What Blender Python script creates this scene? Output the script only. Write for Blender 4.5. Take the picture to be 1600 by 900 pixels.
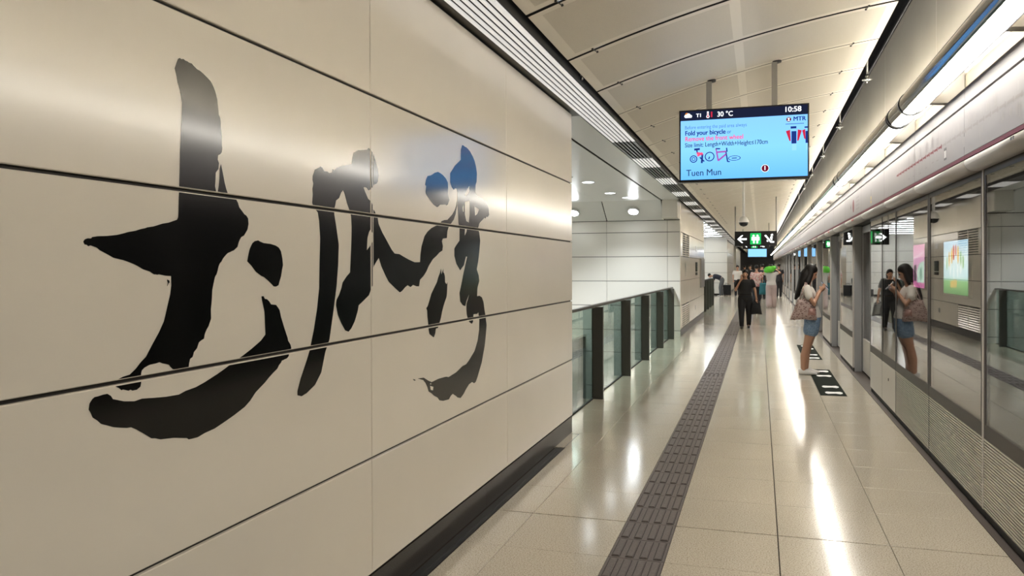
import bpy, bmesh, math, random
from mathutils import Vector, Matrix
random.seed(7)
for _o in list(bpy.data.objects):
    bpy.data.objects.remove(_o, do_unlink=True)
SC = bpy.context.scene
COL = SC.collection
PI = math.pi
R = math.radians

# ------------------------------------------------------------------ camera, world, exposure
# corridor axis is +Y, platform doors on +X, metres, floor z = 0
_yaw, _pitch, _roll = R(17.334), R(-0.4), R(0.2)
cam_d = bpy.data.cameras.new('camera')
cam_d.sensor_width = 36.0
cam_d.lens = 1240.0 / 1600.0 * 36.0
cam_d.shift_y = (427.008 - 450.0) / 1600.0
cam_d.clip_start = 0.05
cam_d.clip_end = 400
cam = bpy.data.objects.new('camera', cam_d)
COL.objects.link(cam)
cam.location = (0, 0, 1.6)
_F = Vector((-math.sin(_yaw) * math.cos(_pitch), math.cos(_yaw) * math.cos(_pitch), math.sin(_pitch)))
_Rt = Vector((math.cos(_yaw), math.sin(_yaw), 0))
_U = _Rt.cross(_F)
_R2 = math.cos(_roll) * _Rt - math.sin(_roll) * _U
_U2 = math.cos(_roll) * _U + math.sin(_roll) * _Rt
_m = Matrix.Identity(4)
for i in range(3):
    _m[i][0] = _R2[i]; _m[i][1] = _U2[i]; _m[i][2] = -_F[i]
cam.rotation_euler = _m.to_euler()
SC.camera = cam

world = bpy.data.worlds.new('station_air')
SC.world = world
world.use_nodes = True
world.node_tree.nodes['Background'].inputs[0].default_value = (0.80, 0.88, 1.0, 1)
world.node_tree.nodes['Background'].inputs[1].default_value = 0.08
SC.view_settings.view_transform = 'Standard'
SC.view_settings.look = 'None'
SC.view_settings.exposure = 2.15
SC.view_settings.gamma = 1.0
SC.view_settings.use_curve_mapping = False

TUBE_DOWN = 8.5      # radiance of the tube lamps' lower lens
FILL_WALL = 27.0      # radiance of an unseen strip added on their back to light the wall
FILL_UP = 2.0         # radiance of an unseen strip added on top to brighten the vault
TUBE_COL = (1.0, 0.945, 0.845)
COOL = (0.90, 0.96, 1.0)

# ------------------------------------------------------------------ helpers
ROOT = {}
def tag(o, label=None, cat=None, group=None, kind=None):
    if label: o['label'] = label
    if cat: o['category'] = cat
    if group: o['group'] = group
    if kind: o['kind'] = kind
    return o
def empty(name, loc, label=None, cat=None, group=None, kind=None):
    o = bpy.data.objects.new(name, None)
    o.empty_display_size = 0.1
    COL.objects.link(o)
    o.location = loc
    ROOT[o] = Vector(loc)
    return tag(o, label, cat, group, kind)
def base_of(p):
    return ROOT.get(p, Vector((0, 0, 0)))
def link(name, me, parent=None, base=None):
    o = bpy.data.objects.new(name, me)
    COL.objects.link(o)
    if parent is not None:
        o.parent = parent
    ROOT[o] = base if base is not None else (base_of(parent) if parent is not None else Vector((0, 0, 0)))
    return o
class MB:
    def __init__(s):
        s.v = []; s.f = []; s.m = []; s.sm = []
    def add(s, vs, fs, m=0, smooth=False):
        b = len(s.v)
        s.v += [tuple(p) for p in vs]
        for f in fs:
            s.f.append(tuple(b + i for i in f)); s.m.append(m); s.sm.append(smooth)
        return s
    def box(s, x0, x1, y0, y1, z0, z1, m=0):
        v = [(x0, y0, z0), (x1, y0, z0), (x1, y1, z0), (x0, y1, z0), (x0, y0, z1), (x1, y0, z1), (x1, y1, z1), (x0, y1, z1)]
        return s.add(v, [(0, 3, 2, 1), (4, 5, 6, 7), (0, 1, 5, 4), (1, 2, 6, 5), (2, 3, 7, 6), (3, 0, 4, 7)], m)
    def bevbox(s, x0, x1, y0, y1, z0, z1, axis, d, m=0):
        # box with a bevelled front face on the given signed axis ('+x','-x','+z','-y')
        c = [[x0, x1], [y0, y1], [z0, z1]]
        a = 'xyz'.index(axis[1]); hi = axis[0] == '+'
        o1, o2 = [k for k in range(3) if k != a]
        back = c[a][0] if hi else c[a][1]
        front = c[a][1] if hi else c[a][0]
        mid = front - d if hi else front + d
        def rect(t, ins):
            out = []
            for p, q in ((0, 0), (1, 0), (1, 1), (0, 1)):
                pt = [0, 0, 0]; pt[a] = t
                pt[o1] = c[o1][p] + (ins if p == 0 else -ins)
                pt[o2] = c[o2][q] + (ins if q == 0 else -ins)
                out.append(tuple(pt))
            return out
        v = rect(back, 0) + rect(mid, 0) + rect(front, d)
        f = [(3, 2, 1, 0), (8, 9, 10, 11)]
        for k in range(4):
            n = (k + 1) % 4
            f.append((k, n, 4 + n, 4 + k)); f.append((4 + k, 4 + n, 8 + n, 8 + k))
        return s.add(v, f, m)
    def extr(s, prof, y0, y1, m=0, closed=False, caps=False, smooth=False):
        n = len(prof)
        v = [(x, y0, z) for x, z in prof] + [(x, y1, z) for x, z in prof]
        f = [(i, (i + 1) % n, n + (i + 1) % n, n + i) for i in range(n if closed else n - 1)]
        s.add(v, f, m, smooth)
        if caps:
            s.add([(x, y0, z) for x, z in prof], [tuple(range(n))], m)
            s.add([(x, y1, z) for x, z in prof], [tuple(reversed(range(n)))], m)
        return s
    def ring(s, pts_list, m=0, smooth=True, caps=True):
        n = len(pts_list[0]); b = []
        for p in pts_list: b += p
        f = []
        for r in range(len(pts_list) - 1):
            for i in range(n):
                j = (i + 1) % n
                f.append((r * n + i, r * n + j, (r + 1) * n + j, (r + 1) * n + i))
        s.add(b, f, m, smooth)
        if caps:
            s.add(pts_list[0], [tuple(reversed(range(n)))], m)
            s.add(pts_list[-1], [tuple(range(n))], m)
        return s
    def tube(s, pts, rad, n=10, m=0, smooth=True, caps=True):
        pts = [Vector(p) for p in pts]
        if not hasattr(rad, '__len__'): rad = [rad] * len(pts)
        rings = []; ref = None
        for i, p in enumerate(pts):
            t = (pts[min(i + 1, len(pts) - 1)] - pts[max(i - 1, 0)]).normalized()
            if ref is None:
                ref = Vector((0, 0, 1)) if abs(t.z) < 0.9 else Vector((1, 0, 0))
            a = (ref - t * ref.dot(t)).normalized(); b = t.cross(a); ref = a
            rings.append([tuple(p + a * math.cos(k * 2 * PI / n) * rad[i] + b * math.sin(k * 2 * PI / n) * rad[i]) for k in range(n)])
        return s.ring(rings, m, smooth, caps)
    def lathe(s, c, prof, n=16, m=0, smooth=True):
        rings = [[(c[0] + r * math.cos(k * 2 * PI / n), c[1] + r * math.sin(k * 2 * PI / n), c[2] + z) for k in range(n)] for r, z in prof]
        return s.ring(rings, m, smooth, True)
    def ellipsoid(s, c, r, n=14, k=9, m=0, rot=None):
        vs = []; f = []
        for i in range(k + 1):
            th = PI * i / k
            for j in range(n):
                ph = 2 * PI * j / n
                p = Vector((r[0] * math.sin(th) * math.cos(ph), r[1] * math.sin(th) * math.sin(ph), r[2] * math.cos(th)))
                if rot is not None: p = rot @ p
                vs.append(tuple(p + Vector(c)))
        for i in range(k):
            for j in range(n):
                a, b = i * n + j, i * n + (j + 1) % n
                f.append((a, a + n, b + n, b))
        return s.add(vs, f, m, True)
    def poly(s, pts, m=0):
        return s.add(pts, [tuple(range(len(pts)))], m)
    def prism(s, pts, d, m=0):
        # flat polygon (3-D points) pushed along vector d
        n = len(pts); d = Vector(d)
        v = [Vector(p) for p in pts] + [Vector(p) + d for p in pts]
        return s.add(v, [tuple(range(n)), tuple(reversed(range(n, 2 * n)))] + [((i + 1) % n, i, n + i, n + (i + 1) % n) for i in range(n)], m)
    def mesh(s, name, mats, base=Vector((0, 0, 0)), recalc=True):
        me = bpy.data.meshes.new(name)
        me.from_pydata([(x - base[0], y - base[1], z - base[2]) for x, y, z in s.v], [], s.f)
        for mt in (mats if isinstance(mats, (list, tuple)) else [mats]):
            me.materials.append(mt)
        for p, mi, sm in zip(me.polygons, s.m, s.sm):
            p.material_index = mi; p.use_smooth = sm
        if recalc:
            bm = bmesh.new(); bm.from_mesh(me)
            bmesh.ops.remove_doubles(bm, verts=bm.verts, dist=1e-6)
            bmesh.ops.recalc_face_normals(bm, faces=bm.faces)
            bm.to_mesh(me); bm.free()
        me.update()
        return me
    def build(s, name, mats, parent=None, recalc=True):
        return link(name, s.mesh(name, mats, base_of(parent) if parent is not None else Vector((0, 0, 0)), recalc), parent)
def struct(o, label=None):
    return tag(o, label, None, None, 'structure')
def kids(o):
    return [c for c in bpy.data.objects if c.parent == o]
KIDS = {}
def copy_tree(o, loc=None, label=None, parent=None, delta=None):
    c = o.copy(); COL.objects.link(c)
    if parent is not None: c.parent = parent
    if loc is not None: c.location = loc
    if label: c['label'] = label
    for ch in TREE.get(o, ()): copy_tree(ch, parent=c)
    return c
TREE = {}
def index_tree(o):
    TREE[o] = [c for c in bpy.data.objects if c.parent == o]
    for c in TREE[o]: index_tree(c)
ORD = ['first', 'second', 'third', 'fourth', 'fifth', 'sixth', 'seventh', 'eighth', 'ninth', 'tenth', 'eleventh', 'twelfth', 'thirteenth', 'fourteenth', 'fifteenth', 'sixteenth', 'seventeenth', 'eighteenth', 'nineteenth', 'twentieth', 'twenty-first', 'twenty-second', 'twenty-third', 'twenty-fourth', 'twenty-fifth', 'twenty-sixth', 'twenty-seventh', 'twenty-eighth', 'twenty-ninth', 'thirtieth']

# ------------------------------------------------------------------ materials
def mat(name, col, rough=0.5, metal=0.0, spec=0.5, emit=None, es=1.0, coat=0.0):
    m = bpy.data.materials.new(name); m.use_nodes = True
    b = m.node_tree.nodes['Principled BSDF']
    b.inputs['Base Color'].default_value = (*col, 1)
    b.inputs['Roughness'].default_value = rough
    b.inputs['Metallic'].default_value = metal
    b.inputs['Specular IOR Level'].default_value = spec
    if coat: b.inputs['Coat Weight'].default_value = coat; b.inputs['Coat Roughness'].default_value = 0.05
    if emit:
        b.inputs['Emission Color'].default_value = (*emit, 1)
        b.inputs['Emission Strength'].default_value = es
    return m
def nodes(m):
    nt = m.node_tree
    return nt, nt.nodes, nt.links, nt.nodes['Principled BSDF']
def speckle(m, c1, c2, scale, lo=0.35, hi=0.65, detail=4.0, stretch=(1, 1, 1), second=None):
    nt, N, L, b = nodes(m)
    g = N.new('ShaderNodeNewGeometry')
    mp = N.new('ShaderNodeMapping'); mp.inputs['Scale'].default_value = stretch
    L.new(g.outputs['Position'], mp.inputs['Vector'])
    t = N.new('ShaderNodeTexNoise'); t.inputs['Scale'].default_value = scale; t.inputs['Detail'].default_value = detail
    L.new(mp.outputs[0], t.inputs['Vector'])
    r = N.new('ShaderNodeValToRGB')
    r.color_ramp.elements[0].position = lo; r.color_ramp.elements[0].color = (*c1, 1)
    r.color_ramp.elements[1].position = hi; r.color_ramp.elements[1].color = (*c2, 1)
    L.new(t.outputs['Fac'], r.inputs['Fac'])
    out = r.outputs['Color']
    if second:
        t2 = N.new('ShaderNodeTexNoise'); t2.inputs['Scale'].default_value = second[0]; t2.inputs['Detail'].default_value = 2
        L.new(mp.outputs[0], t2.inputs['Vector'])
        r2 = N.new('ShaderNodeMapRange'); r2.inputs[3].default_value = 1 - second[1]; r2.inputs[4].default_value = 1 + second[1]
        L.new(t2.outputs['Fac'], r2.inputs[0])
        mx = N.new('ShaderNodeMix'); mx.data_type = 'RGBA'; mx.blend_type = 'MULTIPLY'; mx.inputs[0].default_value = 1
        L.new(out, mx.inputs[6]); L.new(r2.outputs[0], mx.inputs[7]); out = mx.outputs[2]
    L.new(out, b.inputs['Base Color'])
    return m
def emis(name, col, s):
    m = bpy.data.materials.new(name); m.use_nodes = True
    N = m.node_tree.nodes; N.clear()
    e = N.new('ShaderNodeEmission'); e.inputs[0].default_value = (*col, 1); e.inputs[1].default_value = s
    o = N.new('ShaderNodeOutputMaterial'); m.node_tree.links.new(e.outputs[0], o.inputs[0])
    return m
def pane_glass(name, tint, ior=1.5):
    # clear sheet: Fresnel reflection on both faces, the rest passes straight on
    m = bpy.data.materials.new(name); m.use_nodes = True
    N = m.node_tree.nodes; L = m.node_tree.links; N.clear()
    o = N.new('ShaderNodeOutputMaterial'); mx = N.new('ShaderNodeMixShader')
    tr = N.new('ShaderNodeBsdfTransparent'); tr.inputs[0].default_value = (*tint, 1)
    gl = N.new('ShaderNodeBsdfGlossy'); gl.inputs['Roughness'].default_value = 0.0; gl.inputs[0].default_value = (1, 1, 1, 1)
    fr = N.new('ShaderNodeFresnel'); g = N.new('ShaderNodeNewGeometry')
    mr = N.new('ShaderNodeMapRange'); mr.inputs[3].default_value = ior; mr.inputs[4].default_value = 1 / ior
    L.new(g.outputs['Backfacing'], mr.inputs[0]); L.new(mr.outputs[0], fr.inputs['IOR'])
    L.new(fr.outputs[0], mx.inputs[0]); L.new(tr.outputs[0], mx.inputs[1]); L.new(gl.outputs[0], mx.inputs[2])
    L.new(mx.outputs[0], o.inputs[0])
    return m
M = {}
M['cream'] = speckle(mat('cream_enamel_panel', (.70, .63, .51), .17, spec=.85), (.80, .745, .645), (.835, .78, .675), 1.3, .3, .7)
M['cream_lobby'] = mat('pale_enamel_panel', (.72, .70, .64), .2, spec=.5)
M['ink'] = mat('black_vinyl_lettering', (.003, .003, .003), .14, spec=.85)
M['joint'] = mat('dark_joint', (.012, .009, .006), .6)
M['granite'] = speckle(mat('dark_granite_skirting', (.03, .025, .02), .3, spec=.25), (.018, .014, .011), (.05, .042, .036), 160, .4, .7)
M['tile'] = speckle(mat('terrazzo_tile', (.5, .44, .34), .13, spec=.5), (.35, .305, .235), (.60, .545, .45), 130, .36, .52, 5, second=(1.1, .10))
M['tactile'] = speckle(mat('brown_grey_tactile_tile', (.1, .085, .08), .42), (.105, .085, .08), (.15, .125, .118), 90)
M['grout'] = mat('floor_grout', (.045, .034, .025), .7)
M['ceil'] = speckle(mat('cream_vault_rim', (.76, .69, .56), .48, spec=.3), (.80, .75, .65), (.84, .79, .69), .8)
M['perf'] = speckle(mat('perforated_vault_sheet', (.60, .54, .43), .50, spec=.3), (.63, .585, .495), (.70, .65, .55), 260, .35, .65, 1)
M['black'] = mat('black_void', (.006, .006, .006), .6)
M['bronze'] = mat('dark_bronze_soffit', (.035, .030, .018), .4)
M['slat'] = mat('pale_grey_slat', (.80, .79, .77), .35)
M['slat_lit'] = mat('lit_slat_lens', (.80, .79, .77), .35, emit=(1.0, .98, .95), es=.115)
M['slat_dark'] = mat('dark_grey_slat', (.07, .07, .068), .35)
M['wall_up'] = speckle(mat('beige_upper_wall', (.62, .56, .44), .25), (.56, .52, .44), (.61, .57, .485), .9)
M['header'] = mat('lilac_white_header', (.275, .262, .272), .45, spec=.3)
M['nose'] = mat('pearl_grey_nosing', (.44, .425, .415), .42, spec=.35)
M['purple'] = mat('plum_stripe', (.15, .025, .045), .5, spec=.15)
M['steel'] = mat('satin_steel', (.40, .39, .37), .28, metal=.7)
M['ribs'] = mat('ribbed_metal_base', (.60, .57, .52), .38, metal=.1)
M['plain_base'] = mat('plain_metal_base', (.70, .67, .625), .35)
M['frame'] = mat('brown_glazing_border', (.058, .048, .042), .4, spec=.2)
M['mullion'] = mat('pale_mullion', (.55, .52, .49), .3)
M['jamb'] = mat('grey_jamb', (.36, .365, .375), .4)
M['glass'] = pane_glass('clear_pane', (.80, .80, .79), 1.42)
M['rail_glass'] = pane_glass('green_tinted_pane', (.66, .76, .72))
M['post'] = mat('dark_rail_post', (.072, .069, .058), .3, spec=.35)
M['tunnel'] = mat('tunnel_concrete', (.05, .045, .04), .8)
M['tube_metal'] = mat('grey_tube_housing', (.16, .165, .18), .10, metal=.85)
M['void_wall'] = mat('grey_void_lining', (.13, .14, .14), .2)
M['void_ceil'] = mat('pale_lobby_ceiling', (.74, .75, .72), .30, spec=.35)
M['chrome'] = mat('chrome', (.7, .7, .7), .15, metal=1)
M['dark_metal'] = mat('dark_metal', (.02, .02, .02), .3, metal=.3)
M['plastic_black'] = mat('black_plastic', (.006, .006, .007), .25)
M['white'] = mat('white_paint', (.85, .85, .84), .4)
M['mat_green'] = mat('dark_green_floor_mark', (.016, .021, .016), .8, spec=.05)
# ------------------------------------------------------------------ floor
YJ = 4.97; PITCH = 0.633
XR0, XR1 = -1.97, 1.62
fl = MB()
fl.box(-1.97, 1.60, -6, 16.36, -0.30, -0.012, 0)
fl.box(-1.97, 1.60, 16.36, 95, -0.30, 0.0, 1)
fl.box(-9.0, -1.97, 18.62, 27.3, -0.30, 0.0, 1)
fl.box(-9.0, -1.97, 34.1, 95, -0.30, 0.0, 1)
fl.box(-9.0, -3.95, 4.0, 18.62, -0.30, 0.0, 1)
fl.box(-9.0, -3.95, 27.3, 34.1, -0.30, 0.0, 1)
M['tile_far'] = M['tile'].copy(); M['tile_far'].name = 'terrazzo_far'
floor = struct(fl.build('floor', [M['grout'], M['tile_far']]), 'polished beige terrazzo platform floor with thin joints')
cols = [(-1.41, -0.805), (-0.495, 0.097), (0.103, 0.711), (0.714, 1.308)]
def slab(w, d):
    b = MB(); b.bevbox(-w / 2, w / 2, -d / 2, d / 2, -0.012, 0.0, '+z', 0.0012)
    return b.mesh('floor_tile', M['tile'])
cache = {}
for k in range(-4, 18):
    y0 = YJ + k * PITCH; y1 = y0 + PITCH
    a = y0 + (0.006 if k == 0 else 0.0018); b = y1 - (0.006 if k == -1 else 0.0018)
    c2 = cols + [(-1.652 if y1 < 7.5 else -1.968, -1.413)]
    for x0, x1 in c2:
        key = (round(x1 - x0, 4), round(b - a, 4))
        if key not in cache: cache[key] = slab(*key)
        o = link('floor_tile', cache[key], floor)
        o.location = ((x0 + x1) / 2, (a + b) / 2, 0)
M['tactile_shade'] = mat('painted_shade_round_bars', (.03, .024, .022), .7)
# tactile strip: ribbed guide tiles, one dotted tile
def tact(dots=False):
    b = MB(); w, d = 0.306, 0.3135
    b.bevbox(-w / 2, w / 2, -d / 2, d / 2, -0.012, 0.0005, '+z', 0.0015)
    if not dots:
        for i in range(4):
            x = -w / 2 + w * (i + .5) / 4
            b.bevbox(x - .020, x + .020, -d / 2 + .020, d / 2 - .020, 0.0004, 0.008, '+z', 0.0045)
            b.box(x - .024, x + .024, -d / 2 + .016, d / 2 - .016, 0.0003, 0.0009, 1)  # dark outline painted round each bar, standing in for its shaded sides
    else:
        for i in range(5):
            for j in range(5):
                b.lathe((-w / 2 + w * (i + .5) / 5, -d / 2 + d * (j + .5) / 5, 0), [(.018, 0), (.012, .006)], 8)
    return b.mesh('tactile_tile', [M['tactile'], M['tactile_shade']])
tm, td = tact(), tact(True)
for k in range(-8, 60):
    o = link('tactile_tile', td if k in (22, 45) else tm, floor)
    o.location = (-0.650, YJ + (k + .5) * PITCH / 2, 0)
b = MB(); b.box(-.803, -.497, YJ + 60 * PITCH / 2, 94, 0, 0.003)
b.build('tactile_strip', M['tactile'], floor)
# drain slot along the wall foot
b = MB(); b.box(-1.74, -1.655, -5, 7.45, -.012, -.006)
b.box(-1.662, -1.656, -5, 7.45, -.012, .001); b.box(-1.74, -1.656, 7.447, 7.453, -.012, .001)
b.box(-1.705, -1.690, -5, 7.447, -.012, -.001)
b.build('drain_channel', M['dark_metal'], floor)
# threshold below the screen doors
b = MB(); b.box(1.310, 1.60, -5, 94, -.012, .0015)
M['sill'] = mat('brown_grey_threshold', (.075, .058, .05), .45)
b.build('threshold', M['sill'], floor)

# ------------------------------------------------------------------ left wall with calligraphy
XW = -1.74
ROWS = [.161, .706, 1.278, 1.850, 2.415, 3.09]
VJ = [-4.99, -2.90, -0.81, 1.28, 3.357, 5.447, 7.535]
def panel_wall(parent, x_face, joints, rows, m, gap=.006, vgap=.0028, thick=.02, sign=1, name='wall_panel', ax='x', skip=()):
    cache = {}
    for i in range(len(joints) - 1):
        for j in range(len(rows) - 1):
            if (i, j) in skip: continue
            w = joints[i + 1] - joints[i] - 2 * vgap; h = rows[j + 1] - rows[j] - 2 * gap
            key = (round(w, 3), round(h, 3))
            if key not in cache:
                b = MB()
                if ax == 'x':
                    if sign > 0: b.bevbox(-thick, 0, -w / 2, w / 2, -h / 2, h / 2, '+x', .003)
                    else: b.bevbox(0, thick, -w / 2, w / 2, -h / 2, h / 2, '-x', .003)
                else:
                    b.bevbox(-w / 2, w / 2, 0, thick, -h / 2, h / 2, '-y', .003)
                cache[key] = b.mesh(name, m)
            o = link(name, cache[key], parent)
            c = (joints[i] + joints[i + 1]) / 2; z = (rows[j] + rows[j + 1]) / 2
            o.location = (x_face, c, z) if ax == 'x' else (c, x_face, z)
b = MB(); b.box(-1.93, XW - .016, -5, 7.53, 0, 3.4)
wall_left = struct(b.build('wall_left', M['joint']), 'cream panelled platform wall carrying large black calligraphy')
panel_wall(wall_left, XW, VJ, ROWS, M['cream'])
for y0, y1 in zip([-5, -3, -1, 1, 3, 5], [-3, -1, 1, 3, 5, 7.53]):
    b = MB(); b.box(-1.76, XW - .004, y0 + .001, y1 - .001, 0, .155)
    b.build('skirting_stone', M['granite'], wall_left)

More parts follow.
